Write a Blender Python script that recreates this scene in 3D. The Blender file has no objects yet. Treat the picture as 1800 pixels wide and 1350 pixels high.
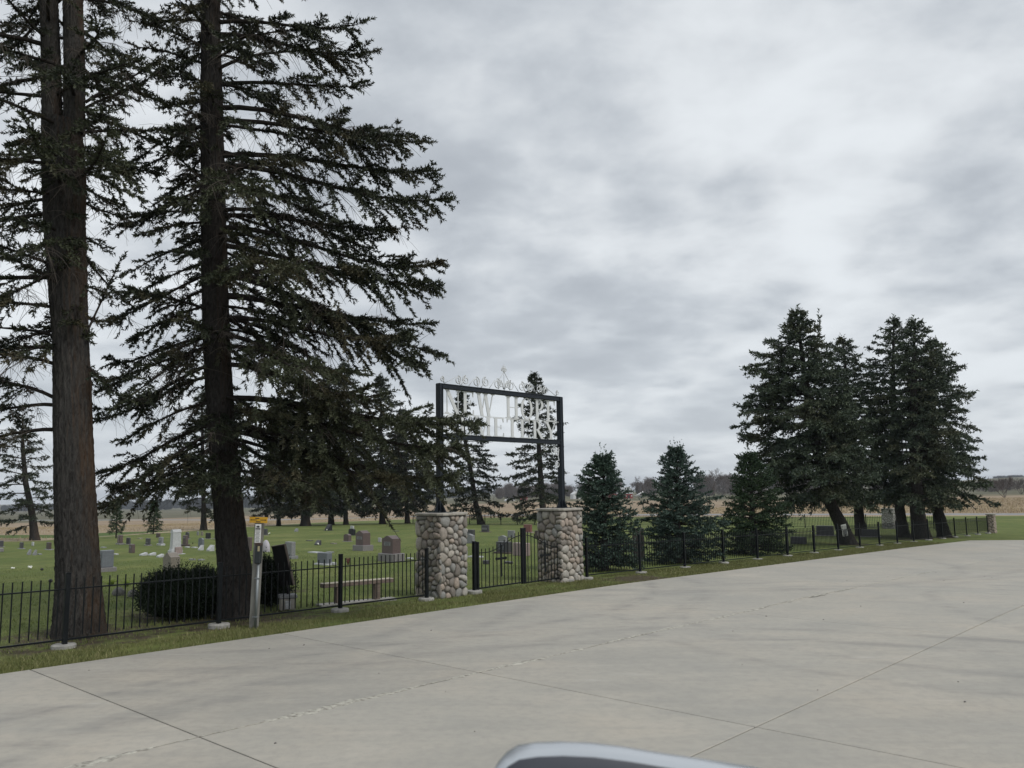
import bpy, math, random
import numpy as np
from mathutils import Vector, Matrix

# ------------------------------------------------------------------ camera, sky, sun, exposure
F, CX, CY, HC = 1450.0, 900.0, 675.0, 2.2           # focal length in photo pixels, principal point, eye height
ROLL = 0.015
PITCH = math.atan((861 - 675) / F)
sc = bpy.context.scene
cam_d = bpy.data.cameras.new('camera'); cam = bpy.data.objects.new('camera', cam_d)
sc.collection.objects.link(cam); sc.camera = cam
cam_d.sensor_width = 36.0; cam_d.lens = F / 1800 * 36
cam_d.clip_start = 0.05; cam_d.clip_end = 9000
cam.matrix_world = Matrix.Translation((0, 0, HC)) @ Matrix.Rotation(math.pi/2 + PITCH, 4, 'X') @ Matrix.Rotation(-ROLL, 4, 'Z')
cam_d.dof.use_dof = True; cam_d.dof.focus_distance = 17.0; cam_d.dof.aperture_fstop = 9.0

SUN_EL, SUN_AZ = math.radians(48), math.radians(128)   # azimuth clockwise from +Y (view direction)
world = bpy.data.worlds.new('World'); sc.world = world; world.use_nodes = True

def build_world():
    nt = world.node_tree; N, L = nt.nodes, nt.links
    N.clear()
    out = N.new('ShaderNodeOutputWorld'); bg = N.new('ShaderNodeBackground'); L.new(bg.outputs[0], out.inputs[0])
    bg.inputs['Strength'].default_value = 0.1
    sky = N.new('ShaderNodeTexSky'); sky.sky_type = 'NISHITA'; sky.sun_disc = False
    sky.sun_elevation = SUN_EL; sky.sun_rotation = SUN_AZ; sky.air_density = 1.0; sky.dust_density = 2.0
    tc = N.new('ShaderNodeTexCoord'); sep = N.new('ShaderNodeSeparateXYZ'); L.new(tc.outputs['Generated'], sep.inputs[0])
    def m(op, a, b=None, c=None):
        n = N.new('ShaderNodeMath'); n.operation = op
        for i, v in enumerate((a, b, c)):
            if v is None: continue
            if hasattr(v, 'links'): L.new(v, n.inputs[i])
            else: n.inputs[i].default_value = v
        return n.outputs[0]
    z = m('MAXIMUM', sep.outputs[2], 0.0)
    zz = m('ADD', z, 0.21)
    cmb = N.new('ShaderNodeCombineXYZ')
    L.new(m('DIVIDE', sep.outputs[0], zz), cmb.inputs[0]); L.new(m('DIVIDE', sep.outputs[1], zz), cmb.inputs[1])
    def noise(scale, detail, rough, off, dist=0.0, sc3=(1, 1, 1), rot=0.0):
        mp = N.new('ShaderNodeMapping'); mp.inputs['Location'].default_value = off; mp.inputs['Scale'].default_value = sc3
        mp.inputs['Rotation'].default_value = (0, 0, rot)
        L.new(cmb.outputs[0], mp.inputs[0])
        n = N.new('ShaderNodeTexNoise'); n.inputs['Scale'].default_value = scale; n.inputs['Detail'].default_value = detail
        n.inputs['Roughness'].default_value = rough; n.inputs['Distortion'].default_value = dist
        L.new(mp.outputs[0], n.inputs['Vector']); return n.outputs['Fac']
    a = noise(0.85, 4, 0.5, (11.4, 31.0, 0.0), 0.3, (1.0, 1.2, 1), 0.5)       # broad banks
    b = noise(2.6, 8, 0.55, (13.9, 8.2, 4.0), 0.35, (1.0, 1.0, 1), 0.45)      # cells
    c = noise(9.0, 6, 0.6, (8.0, 1.0, 2.0), 0.2)
    def puffs(scale, off):
        mp = N.new('ShaderNodeMapping'); mp.inputs['Location'].default_value = off; L.new(cmb.outputs[0], mp.inputs[0])
        wn = N.new('ShaderNodeTexNoise'); wn.inputs['Scale'].default_value = scale*.9; wn.inputs['Detail'].default_value = 5; wn.inputs['Roughness'].default_value = .6; L.new(mp.outputs[0], wn.inputs['Vector'])
        va = N.new('ShaderNodeVectorMath'); va.operation = 'SCALE'; va.inputs['Scale'].default_value = .55/scale*2.2; L.new(wn.outputs['Color'], va.inputs[0])
        vb = N.new('ShaderNodeVectorMath'); vb.operation = 'ADD'; L.new(mp.outputs[0], vb.inputs[0]); L.new(va.outputs[0], vb.inputs[1])
        vo = N.new('ShaderNodeTexVoronoi'); vo.feature = 'SMOOTH_F1'; vo.inputs['Scale'].default_value = scale; vo.inputs['Smoothness'].default_value = .35; L.new(vb.outputs[0], vo.inputs['Vector'])
        return vo.outputs['Distance']
    v1 = puffs(2.9, (4.0, 2.0, 1.0)); v2 = puffs(7.0, (1.0, 7.0, 3.0))
    s = m('ADD', m('MULTIPLY', a, 0.74), m('ADD', m('MULTIPLY', b, 0.34), m('MULTIPLY', c, 0.10)))
    s = m('ADD', s, m('ADD', m('MULTIPLY', v1, 0.20), m('MULTIPLY', v2, 0.12)))
    r = N.new('ShaderNodeValToRGB'); r.color_ramp.interpolation = 'B_SPLINE'; L.new(s, r.inputs[0])
    els = r.color_ramp.elements
    cols = [(0.56, (0.400, 0.432, 0.475)), (0.66, (0.475, 0.510, 0.552)), (0.725, (0.570, 0.608, 0.648)),
            (0.79, (0.690, 0.722, 0.752)), (0.88, (0.800, 0.838, 0.868))]
    els[0].position, els[0].color = cols[0][0], (*cols[0][1], 1); els[1].position, els[1].color = cols[-1][0], (*cols[-1][1], 1)
    for p, q in cols[1:-1]: e = els.new(p); e.color = (*q, 1)
    # thin bright veil low down, where the layer is seen edge-on
    h = m('POWER', m('SUBTRACT', 1.0, m('MINIMUM', m('MULTIPLY', z, 2.6), 1.0)), 2.2)
    mx = N.new('ShaderNodeMix'); mx.data_type = 'RGBA'; L.new(m('MULTIPLY', h, 0.62), mx.inputs[0])
    L.new(r.outputs[0], mx.inputs[6]); mx.inputs[7].default_value = (0.655, 0.705, 0.755, 1)
    sc10 = N.new('ShaderNodeVectorMath'); sc10.operation = 'SCALE'; L.new(mx.outputs[2], sc10.inputs[0]); sc10.inputs['Scale'].default_value = 9.9
    m2 = N.new('ShaderNodeMix'); m2.data_type = 'RGBA'; m2.inputs[0].default_value = 0.94
    L.new(sky.outputs[0], m2.inputs[6]); L.new(sc10.outputs[0], m2.inputs[7])
    L.new(m2.outputs[2], bg.inputs[0])
build_world()

sun_d = bpy.data.lights.new('sun', 'SUN'); sun = bpy.data.objects.new('sun', sun_d); sc.collection.objects.link(sun)
sun_d.energy = 1.5; sun_d.angle = math.radians(20); sun_d.color = (1.0, 0.965, 0.91)
_sd = Vector((math.sin(SUN_AZ)*math.cos(SUN_EL), math.cos(SUN_AZ)*math.cos(SUN_EL), math.sin(SUN_EL)))
sun.rotation_euler = (-_sd).to_track_quat('-Z', 'Y').to_euler()
vs = sc.view_settings; vs.view_transform = 'Standard'; vs.look = 'None'; vs.exposure = 0.10; vs.gamma = 1.0; vs.use_curve_mapping = False
try: sc.cycles.use_denoising = True; sc.cycles.max_bounces = 6; sc.cycles.transparent_max_bounces = 4
except Exception: pass

# ------------------------------------------------------------------ measuring helpers
AZ = math.radians(42.42)
E1 = np.array([math.sin(AZ), math.cos(AZ)]); E2 = np.array([-E1[1], E1[0]])   # along the fence / away from the lot
ANG = math.pi/2 - AZ                                                           # z rotation that maps x on E1
def ray(x, y):
    u, v = x - CX, CY - y
    c, s = math.cos(ROLL), math.sin(ROLL)
    u, v = (u*c + v*s)/F, (-u*s + v*c)/F
    cp, sp = math.cos(PITCH), math.sin(PITCH)
    return np.array([u, -sp*v + cp, cp*v + sp])
def st(s, t): return s*E1 + t*E2
def smooth(a, b, x):
    x = np.clip((x - a)/(b - a), 0, 1); return x*x*(3 - 2*x)
_AX = [0., 400., 1000., 1255., 1560., 1800.]
_RR = [130., 250., 500., 1500., 3500.]
_ZZ = [[-3.1, -4.7, -8.5, -21., -32.], [-3.1, -4.7, -8.5, -21., -32.], [-2.3, -2.6, -3.2, -6., -10.], [-2.2, -2.6, -3.4, -6., -10.],
       [-2.1, -2.2, -3.0, 2., 0.], [-2.0, -2.0, -2.3, 10.5, 8.]]
def zfun(X, Y):
    X = np.asarray(X, float); Y = np.asarray(Y, float)
    s = X*E1[0] + Y*E1[1]; t = X*E2[0] + Y*E2[1]
    zs = np.where(s < 17, -.01*np.clip(s, -30, 17), -.17 - .0195*(np.clip(s, 17, 75) - 17))
    zt = np.where(t < 13.4, .0028*np.clip(t, -10, 13.4), .0375 - .009*(np.clip(t, 13.4, 120) - 13.4))
    zn = zs + zt + 0.03*np.sin(X*.21 + 1)*np.sin(Y*.17)*smooth(20, 40, t)
    r = np.hypot(X, Y)
    px = np.where(Y > 0.1, CX + F*X/np.maximum(Y, .1), np.where(X > 0, 1800, 0)); px = np.clip(px, 0, 1800)
    cols = np.stack([np.interp(np.clip(r, 130, 3500), _RR, z) for z in _ZZ], 0)
    zf = np.zeros_like(r)
    for i in range(len(_AX) - 1):
        k = smooth(_AX[i], _AX[i+1], px); sel = (px >= _AX[i]) & (px <= _AX[i+1])
        zf = np.where(sel, cols[i]*(1-k) + cols[i+1]*k, zf)
    w = smooth(95, 200, r)
    return zn*(1-w) + zf*w
def G(x, y, far=4000.):
    d = ray(x, y); ks = np.geomspace(2.5, far, 6000)
    P = d[None, :]*ks[:, None]; below = P[:, 2] + HC < zfun(P[:, 0], P[:, 1])
    i = int(np.argmax(below)) if below.any() else len(ks) - 1
    p = P[i]; return np.array([p[0], p[1], float(zfun(p[0], p[1]))])
def at(x, y, depth):                                   # point seen at (x, y), at forward distance depth
    d = ray(x, y); k = depth/d[1]; return np.array([d[0]*k, depth, HC + d[2]*k])
def gz(p): return float(zfun(p[0], p[1]))
rng = np.random.default_rng(7); random.seed(7)

# ------------------------------------------------------------------ materials
def mat(name, base=(.5, .5, .5), rough=.7, metal=0.0, spec=None):
    m = bpy.data.materials.new(name); m.use_nodes = True
    b = m.node_tree.nodes['Principled BSDF']
    b.inputs['Base Color'].default_value = (*base, 1); b.inputs['Roughness'].default_value = rough; b.inputs['Metallic'].default_value = metal
    if spec is not None: b.inputs['Specular IOR Level'].default_value = spec
    return m
class NB:
    def __init__(s, m): s.m = m; s.t = m.node_tree; s.b = s.t.nodes['Principled BSDF']
    def n(s, k, **kw):
        o = s.t.nodes.new(k)
        for a, v in kw.items(): setattr(o, a, v)
        return o
    def l(s, a, b): s.t.links.new(a, b)
    def math(s, op, a, b=None, c=None, clamp=False):
        n = s.n('ShaderNodeMath', operation=op); n.use_clamp = clamp
        for i, v in enumerate((a, b, c)):
            if v is None: continue
            if hasattr(v, 'links'): s.l(v, n.inputs[i])
            else: n.inputs[i].default_value = v
        return n.outputs[0]
    def coord(s, kind='Object', scale=(1, 1, 1), rot=(0, 0, 0), loc=(0, 0, 0)):
        tc = s.n('ShaderNodeTexCoord'); mp = s.n('ShaderNodeMapping')
        mp.inputs['Scale'].default_value = scale; mp.inputs['Rotation'].default_value = rot; mp.inputs['Location'].default_value = loc
        s.l(tc.outputs[kind], mp.inputs[0]); return mp.outputs[0]
    def pos(s, scale=(1, 1, 1), rot=(0, 0, 0), loc=(0, 0, 0)):
        g = s.n('ShaderNodeNewGeometry'); mp = s.n('ShaderNodeMapping')
        mp.inputs['Scale'].default_value = scale; mp.inputs['Rotation'].default_value = rot; mp.inputs['Location'].default_value = loc
        s.l(g.outputs['Position'], mp.inputs[0]); return mp.outputs[0]
    def noise(s, vec, scale, detail=4, rough=.55, dist=0):
        n = s.n('ShaderNodeTexNoise'); n.inputs['Scale'].default_value = scale; n.inputs['Detail'].default_value = detail
        n.inputs['Roughness'].default_value = rough; n.inputs['Distortion'].default_value = dist
        if vec is not None: s.l(vec, n.inputs['Vector'])
        return n.outputs['Fac']
    def ramp(s, fac, stops, interp='LINEAR'):
        r = s.n('ShaderNodeValToRGB'); r.color_ramp.interpolation = interp; s.l(fac, r.inputs[0]); e = r.color_ramp.elements
        def c4(c): return (c, c, c, 1) if not hasattr(c, '__len__') else (*c, 1)
        e[0].position, e[0].color = stops[0][0], c4(stops[0][1]); e[1].position, e[1].color = stops[-1][0], c4(stops[-1][1])
        for p, c in stops[1:-1]: q = e.new(p); q.color = c4(c)
        return r.outputs[0]
    def mix(s, f, a, b, blend='MIX'):
        n = s.n('ShaderNodeMix', data_type='RGBA', blend_type=blend)
        for i, v in ((0, f), (6, a), (7, b)):
            if hasattr(v, 'links'): s.l(v, n.inputs[i])
            elif i == 0: n.inputs[0].default_value = v
            else: n.inputs[i].default_value = (*v, 1)
        return n.outputs[2]
    def attr(s, name): n = s.n('ShaderNodeAttribute'); n.attribute_name = name; return n.outputs['Fac']
    def bump(s, h, strength=.3, dist=.02):
        n = s.n('ShaderNodeBump'); n.inputs['Strength'].default_value = strength; n.inputs['Distance'].default_value = dist
        s.l(h, n.inputs['Height']); s.l(n.outputs[0], s.b.inputs['Normal'])
    def color(s, c): s.l(c, s.b.inputs['Base Color'])
    def rough(s, c): s.l(c, s.b.inputs['Roughness'])

def granite(name, col, speck=.35, rough=.45, scale=60):
    m = mat(name, col, rough); n = NB(m); v = n.coord()
    f = n.noise(v, scale, 3, .7); g = n.noise(v, 3.0, 4, .6)
    d = tuple(c*(1-speck) for c in col); l = tuple(min(1, c*(1+speck)) for c in col)
    c = n.ramp(f, [(.35, d), (.65, l)]); c = n.mix(n.ramp(g, [(.35, 0.0), (.75, .3)]), c, tuple(x*.6 for x in col))
    n.color(c); n.bump(f, .15, .004); return m
M = {}
M['black'] = mat('black_paint', (.010, .012, .016), .5, spec=.18); _n = NB(M['black']); _n.color(_n.ramp(_n.noise(_n.pos(), 9, 4), [(.3, (.004, .006, .007)), (.75, (.010, .012, .014))]))
M['sign_black'] = mat('sign_paint', (.012, .017, .024), .55, spec=.3)
M['letter'] = mat('letter_paint', (.60, .62, .62), .45)
M['scroll'] = mat('scroll_paint', (.58, .60, .61), .4)
M['concrete_foot'] = mat('footing_concrete', (.33, .32, .30), .9); _n = NB(M['concrete_foot']); _v = _n.pos(); _n.color(_n.ramp(_n.noise(_v, 14, 5), [(.3, (.24, .235, .22)), (.7, (.40, .39, .365))])); _n.bump(_n.noise(_v, 60, 3), .3, .01)
M['cap'] = mat('cap_stone', (.36, .34, .30), .85); _n = NB(M['cap']); _v = _n.pos(); _n.color(_n.ramp(_n.noise(_v, 9, 6), [(.3, (.24, .225, .195)), (.7, (.42, .395, .35))])); _n.bump(_n.noise(_v, 25, 5), .5, .02)
M['mortar'] = mat('mortar', (.15, .14, .125), .95)
def stone_mat():
    m = mat('cobble', (.3, .3, .3), .75); n = NB(m)
    oi = n.n('ShaderNodeObjectInfo')
    c = n.ramp(oi.outputs['Random'], [(0, (.20, .175, .15)), (.12, (.36, .325, .275)), (.25, (.26, .23, .20)), (.38, (.44, .415, .37)), (.5, (.33, .285, .24)),
                                      (.62, (.27, .27, .255)), (.74, (.48, .44, .38)), (.85, (.41, .335, .275)), (1, (.33, .32, .285))], 'CONSTANT')
    v = n.pos(); f = n.noise(v, 22, 6, .65); w = n.noise(v, 90, 3, .7)
    c = n.mix(n.ramp(f, [(.3, .55), (.7, 0.0)]), c, (.12, .11, .10)); c = n.mix(n.ramp(w, [(.5, 0.0), (.8, .35)]), c, (.5, .49, .46))
    n.color(c); n.bump(f, .5, .012); return m
M['cobble'] = stone_mat()

def bark_mat(name, dark, light, orange=0.0, sc_=1.0):
    m = mat(name, light, .95, spec=.1); n = NB(m)
    v = n.pos((13*sc_, 13*sc_, 3.6*sc_)); f = n.noise(v, 1.6, 6, .68, 1.0); g = n.noise(n.pos((40*sc_, 40*sc_, 10*sc_)), 1.0, 4, .7)
    c = n.ramp(f, [(.34, dark), (.5, tuple((a+b)/2 for a, b in zip(dark, light))), (.68, light)])
    c = n.mix(n.ramp(g, [(.45, 0.0), (.8, .45)]), c, tuple(x*1.5 for x in light))
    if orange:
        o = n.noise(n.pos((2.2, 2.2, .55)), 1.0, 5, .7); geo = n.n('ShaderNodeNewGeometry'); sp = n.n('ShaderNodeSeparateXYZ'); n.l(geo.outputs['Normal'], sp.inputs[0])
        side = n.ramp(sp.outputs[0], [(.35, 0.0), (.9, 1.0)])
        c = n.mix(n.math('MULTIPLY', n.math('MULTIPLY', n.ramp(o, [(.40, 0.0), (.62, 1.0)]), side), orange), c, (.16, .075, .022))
    n.color(c); n.bump(n.math('ADD', n.math('MULTIPLY', f, .8), n.math('MULTIPLY', g, .25)), .9, .05); return m
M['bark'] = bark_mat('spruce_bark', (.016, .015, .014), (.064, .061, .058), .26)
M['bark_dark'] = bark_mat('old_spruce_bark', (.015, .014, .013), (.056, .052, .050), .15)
M['bark_far'] = mat('distant_bark', (.050, .045, .042), .95, spec=.1)
M['twig'] = mat('dead_twig', (.115, .100, .088), .95, spec=.1)
M['limb'] = mat('limb_bark', (.030, .026, .023), .95, spec=.1)
def needle_mat(name, a, b, brown, sc_=.9):
    m = mat(name, a, .62, spec=.25); n = NB(m)
    t = n.attr('tint'); f = n.noise(n.pos(), sc_, 3, .6)
    c = n.mix(n.ramp(t, [(0.05, 0.0), (.95, 1.0)]), a, b)
    c = n.mix(n.ramp(f, [(.52, 0.0), (.66, .75)]), c, brown)
    n.color(c); return m
M['needles'] = needle_mat('spruce_needles', (.017, .023, .014), (.054, .063, .034), (.078, .064, .036))
M['needles_far'] = needle_mat('windbreak_needles', (.018, .027, .018), (.046, .058, .032), (.056, .052, .030), .5)
M['needles_blue'] = needle_mat('young_needles', (.028, .052, .043), (.075, .112, .086), (.052, .085, .056), .6)
M['needles_green'] = needle_mat('green_needles', (.018, .038, .020), (.048, .078, .034), (.035, .060, .028), .6)
M['needles_right'] = needle_mat('right_needles', (.030, .046, .034), (.078, .100, .060), (.088, .086, .046), .45)
M['needles_yew'] = needle_mat('yew_needles', (.010, .017, .010), (.028, .044, .022), (.012, .020, .010), .9)
M['bench'] = mat('bench_stone', (.19, .15, .12), .85); _n = NB(M['bench']); _n.color(_n.ramp(_n.noise(_n.pos((3, 3, 20)), 3, 5), [(.3, (.14, .105, .085)), (.7, (.22, .175, .145))]))
M['bench_top'] = mat('bench_top', (.42, .38, .30), .8)
M['post'] = mat('weathered_post', (.20, .195, .175), .9); _n = NB(M['post']); _v = _n.pos((14, 14, 2)); _n.color(_n.ramp(_n.noise(_v, 2, 5, .6), [(.3, (.15, .145, .13)), (.7, (.25, .245, .22))])); _n.bump(_n.noise(_v, 3, 4), .4, .01)
M['conduit'] = mat('galvanised_pipe', (.25, .27, .28), .45, .6)
M['yellow'] = mat('yellow_plate', (.62, .34, .02), .5)
M['white'] = mat('white_plate', (.72, .72, .70), .5)
M['ink'] = mat('black_ink', (.02, .02, .02), .6)
M['meterbox'] = mat('dark_box', (.018, .024, .026), .5)
M['brownbox'] = mat('brown_plate', (.045, .026, .018), .5)
M['bone'] = mat('pale_label', (.38, .33, .20), .6)
M['boardblack'] = mat('board_black', (.004, .004, .005), .5)
M['boardframe'] = mat('board_frame', (.13, .105, .085), .7)
M['silver'] = mat('silver_car_paint', (.50, .53, .56), .25, .5)
M['darkplastic'] = mat('dark_trim', (.045, .050, .065), .4)
M['red'] = mat('barn_red', (.20, .030, .026), .85)
M['roofgrey'] = mat('barn_roof', (.42, .43, .43), .5)
M['shedwhite'] = mat('shed_white', (.62, .63, .63), .7)
M['flower'] = mat('white_petals', (.8, .8, .74), .7)
M['flower_red'] = mat('red_stems', (.10, .035, .03), .8)
M['flower_green'] = mat('daylily_leaves', (.20, .27, .045), .6)
M['rock'] = granite('field_rock', (.14, .135, .125), .35, .85, 20)
M['bare'] = mat('bare_branches', (.105, .088, .080), .95, spec=.1)
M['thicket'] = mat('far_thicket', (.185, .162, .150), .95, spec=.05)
M['thicket_left'] = mat('far_woodland', (.065, .070, .070), .95, spec=.05)

def blade_mat(name, a, b, c):
    m = mat(name, a, .6, spec=.2); n = NB(m); t = n.attr('tint')
    n.color(n.ramp(t, [(0, a), (.7, b), (.9, b), (1, c)])); return m
M['blade'] = blade_mat('grass_blades', (.095, .110, .038), (.185, .190, .075), (.34, .30, .17))
M['blade2'] = blade_mat('lawn_blades', (.105, .140, .042), (.170, .205, .068), (.25, .25, .12))
M['straw'] = blade_mat('stubble_straw', (.26, .20, .12), (.42, .34, .21), (.50, .43, .29))

def ground_mat():
    m = mat('ground', (.1, .13, .04), .95, spec=.15); n = NB(m)
    P = n.pos(); Pst = n.pos(rot=(0, 0, -ANG))
    lawn, road, strip, lot, soil_shade, far = (n.attr(k) for k in ('lawn', 'road', 'strip', 'lot', 'soil_shade', 'far'))
    wob = n.math('MULTIPLY', n.math('SUBTRACT', n.noise(P, 1.3, 4, .6), .5), 1.1)
    # lawn
    f1 = n.noise(P, .22, 4, .6); f2 = n.noise(P, 2.2, 5, .65); f3 = n.noise(P, 14, 4, .7)
    g = n.ramp(f1, [(.34, (.108, .136, .038)), (.5, (.142, .172, .050)), (.66, (.192, .210, .070))])
    g = n.mix(n.ramp(f2, [(.38, .55), (.62, 0.0)]), g, (.078, .092, .036))
    g = n.mix(n.ramp(f3, [(.55, 0.0), (.8, .55)]), g, (.19, .185, .075))
    mow = n.noise(n.pos((.9, .08, 1), rot=(0, 0, -ANG)), 1.0, 3, .5)
    g = n.mix(n.ramp(mow, [(.42, 0.0), (.62, .42)]), g, (.085, .128, .034))
    dirt_shade = n.ramp(n.noise(P, 7, 5, .7), [(.3, (.045, .034, .025)), (.7, (.105, .082, .060))])
    sm = n.math('ADD', soil_shade, n.math('MULTIPLY', n.math('SUBTRACT', n.noise(P, 3.0, 5, .7), .5), 1.4))
    g = n.mix(n.ramp(sm, [(.42, 0.0), (.62, .92)]), g, dirt_shade)  # bare dirt colour, around the bushes also their shadow painted in
    # stubble
    rows = n.noise(n.pos((.05, .9, 1), rot=(0, 0, -ANG)), 1.0, 5, .6); q = n.noise(P, .035, 4, .6); w = n.noise(P, 1.6, 5, .75)
    sct = n.ramp(rows, [(.33, (.265, .205, .138)), (.5, (.37, .295, .205)), (.66, (.47, .395, .285))])
    sct = n.mix(n.ramp(q, [(.40, .65), (.60, 0.0)]), sct, (.275, .205, .145))
    sct = n.mix(n.ramp(w, [(.40, .55), (.60, 0.0)]), sct, (.14, .10, .065))
    # distant land
    dq = n.noise(n.pos((.0035, .018, 1), rot=(0, 0, -.1)), 1.0, 3, .5)
    df = n.ramp(dq, [(.35, (.090, .090, .055)), (.46, (.135, .125, .085)), (.55, (.10, .105, .06)), (.65, (.20, .165, .12))])
    fm = n.math('ADD', far, n.math('MULTIPLY', n.math('SUBTRACT', n.noise(n.pos((.004, .03, 1)), 1, 3), .5), .35))
    sct = n.mix(n.ramp(fm, [(.48, 0.0), (.52, 1.0)]), sct, df)
    def step(a, k=1.0, w_=.25, wo=True):
        v = n.math('ADD', a, n.math('MULTIPLY', wob, k)) if wo else a
        return n.math('ADD', n.math('DIVIDE', v, w_*2), .5, clamp=True)
    c = n.mix(step(lawn, 1.6, .5), sct, g)
    edge = n.math('SUBTRACT', 1.0, n.math('MULTIPLY', n.math('ABSOLUTE', n.math('ADD', lawn, 1.6)), .55), clamp=True)
    c = n.mix(n.math('MULTIPLY', edge, .55), c, (.46, .41, .29))
    c = n.mix(step(strip, .5, .3), c, (.085, .125, .038))
    c = n.mix(step(road, .15, .15), c, n.ramp(n.noise(P, .8, 4), [(.3, (.22, .22, .225)), (.7, (.30, .30, .305))]))
    c = n.mix(step(lot, 0, .03, False), c, (.045, .038, .030))
    n.color(c)
    hb = n.math('ADD', n.math('MULTIPLY', f3, .6), n.math('MULTIPLY', n.noise(P, 50, 3, .7), .4)); n.bump(hb, .8, .05)
    return m
M['ground'] = ground_mat()

def concrete_mat():
    m = mat('concrete', (.4, .38, .34), .82, spec=.3); n = NB(m); P = n.pos(); S = n.pos(rot=(0, 0, -ANG))
    oi = n.n('ShaderNodeObjectInfo')
    a = n.noise(P, .35, 4, .6); b = n.noise(n.pos((.30, 3.0, 1), rot=(0, 0, -ANG)), 1.0, 6, .66, .6); c2 = n.noise(P, 9, 5, .65); d = n.noise(P, 120, 2, .6)
    c = n.ramp(a, [(.32, (.355, .343, .307)), (.5, (.400, .378, .330)), (.68, (.440, .402, .340))])
    c = n.mix(n.ramp(b, [(.36, .34), (.56, 0.0)]), c, (.275, .268, .245))
    e_ = n.noise(n.pos(loc=(5, 9, 0)), .9, 5, .6, .5); c = n.mix(n.ramp(e_, [(.54, 0.0), (.70, .55)]), c, (.315, .305, .275)); c = n.mix(n.ramp(e_, [(.30, .35), (.45, 0.0)]), c, (.50, .46, .395))
    c = n.mix(n.ramp(c2, [(.36, .30), (.56, 0.0)]), c, (.27, .26, .24))
    c = n.mix(n.ramp(c2, [(.62, 0.0), (.85, .4)]), c, (.46, .44, .40))
    c = n.mix(n.ramp(d, [(.3, .25), (.6, 0.0)]), c, (.24, .23, .21))
    ov = n.math('MULTIPLY', n.math('SUBTRACT', oi.outputs['Random'], .5), .10)
    hs = n.n('ShaderNodeHueSaturation'); n.l(n.math('ADD', 1.0, ov), hs.inputs['Value']); n.l(c, hs.inputs['Color']); c = hs.outputs[0]
    # tyre marks: arcs and straight runs with broken, smeared edges
    sep = n.n('ShaderNodeSeparateXYZ'); n.l(S, sep.inputs[0]); s_, t_ = sep.outputs[0], sep.outputs[1]
    brk = n.noise(n.pos((.5, 2.5, 1), rot=(0, 0, -ANG)), 1.0, 5, .65)
    wv = n.math('MULTIPLY', n.math('SUBTRACT', n.noise(P, .9, 3), .5), .5)
    tot = None
    for (cs, ct, R, wd, k) in [(6.0, 2.0, 8.05, .16, .9), (6.0, 2.0, 7.0, .16, .75), (11.5, 18.5, 9.2, .17, .8), (11.5, 18.5, 10.35, .17, .7), (16.5, 4.0, 5.2, .14, .6),
                               (16.5, 4.0, 6.3, .14, .6), (24, 16, 9.5, .2, .6), (22, -3, 9.0, .16, .6), (30, 30, 24.5, .25, .6), (2, 30, 21.6, .2, .7), (2, 30, 20.5, .2, .6)]:
        dx = n.math('SUBTRACT', s_, cs); dy = n.math('SUBTRACT', t_, ct)
        rr = n.math('SQRT', n.math('ADD', n.math('MULTIPLY', dx, dx), n.math('MULTIPLY', dy, dy)))
        v = n.math('SUBTRACT', 1.0, n.math('DIVIDE', n.math('ABSOLUTE', n.math('SUBTRACT', n.math('ADD', rr, wv), R)), wd*1.6), clamp=True)
        v = n.math('MULTIPLY', v, k); tot = v if tot is None else n.math('MAXIMUM', tot, v)
    tot = n.math('MULTIPLY', tot, n.ramp(brk, [(.38, 0.0), (.62, .55)]))
    c = n.mix(tot, c, (.155, .155, .155))
    # pale scuffs
    sc_ = n.noise(n.pos((.6, 4, 1), rot=(0, 0, -ANG+.3), loc=(3, 1, 0)), 1.0, 6, .7); ms = n.noise(P, .28, 2)
    c = n.mix(n.math('MULTIPLY', n.ramp(sc_, [(.60, 0.0), (.72, .55)]), n.ramp(ms, [(.52, 0.0), (.62, 1.0)])), c, (.56, .55, .52))
    # fine hair cracks
    n.color(c); n.rough(n.ramp(b, [(.3, .7), (.7, .88)])); n.bump(n.math('ADD', n.math('MULTIPLY', d, .5), n.math('MULTIPLY', c2, .5)), .25, .006); return m
M['concrete'] = concrete_mat()
M['sealant'] = mat('joint_patch', (.38, .36, .30), .9); _n = NB(M['sealant']); _v = _n.pos(); _n.color(_n.ramp(_n.noise(_v, 16, 5, .7), [(.40, (.22, .205, .175)), (.50, (.38, .365, .315)), (.64, (.51, .49, .425))])); _n.bump(_n.noise(_v, 30, 4), .6, .02)

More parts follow.
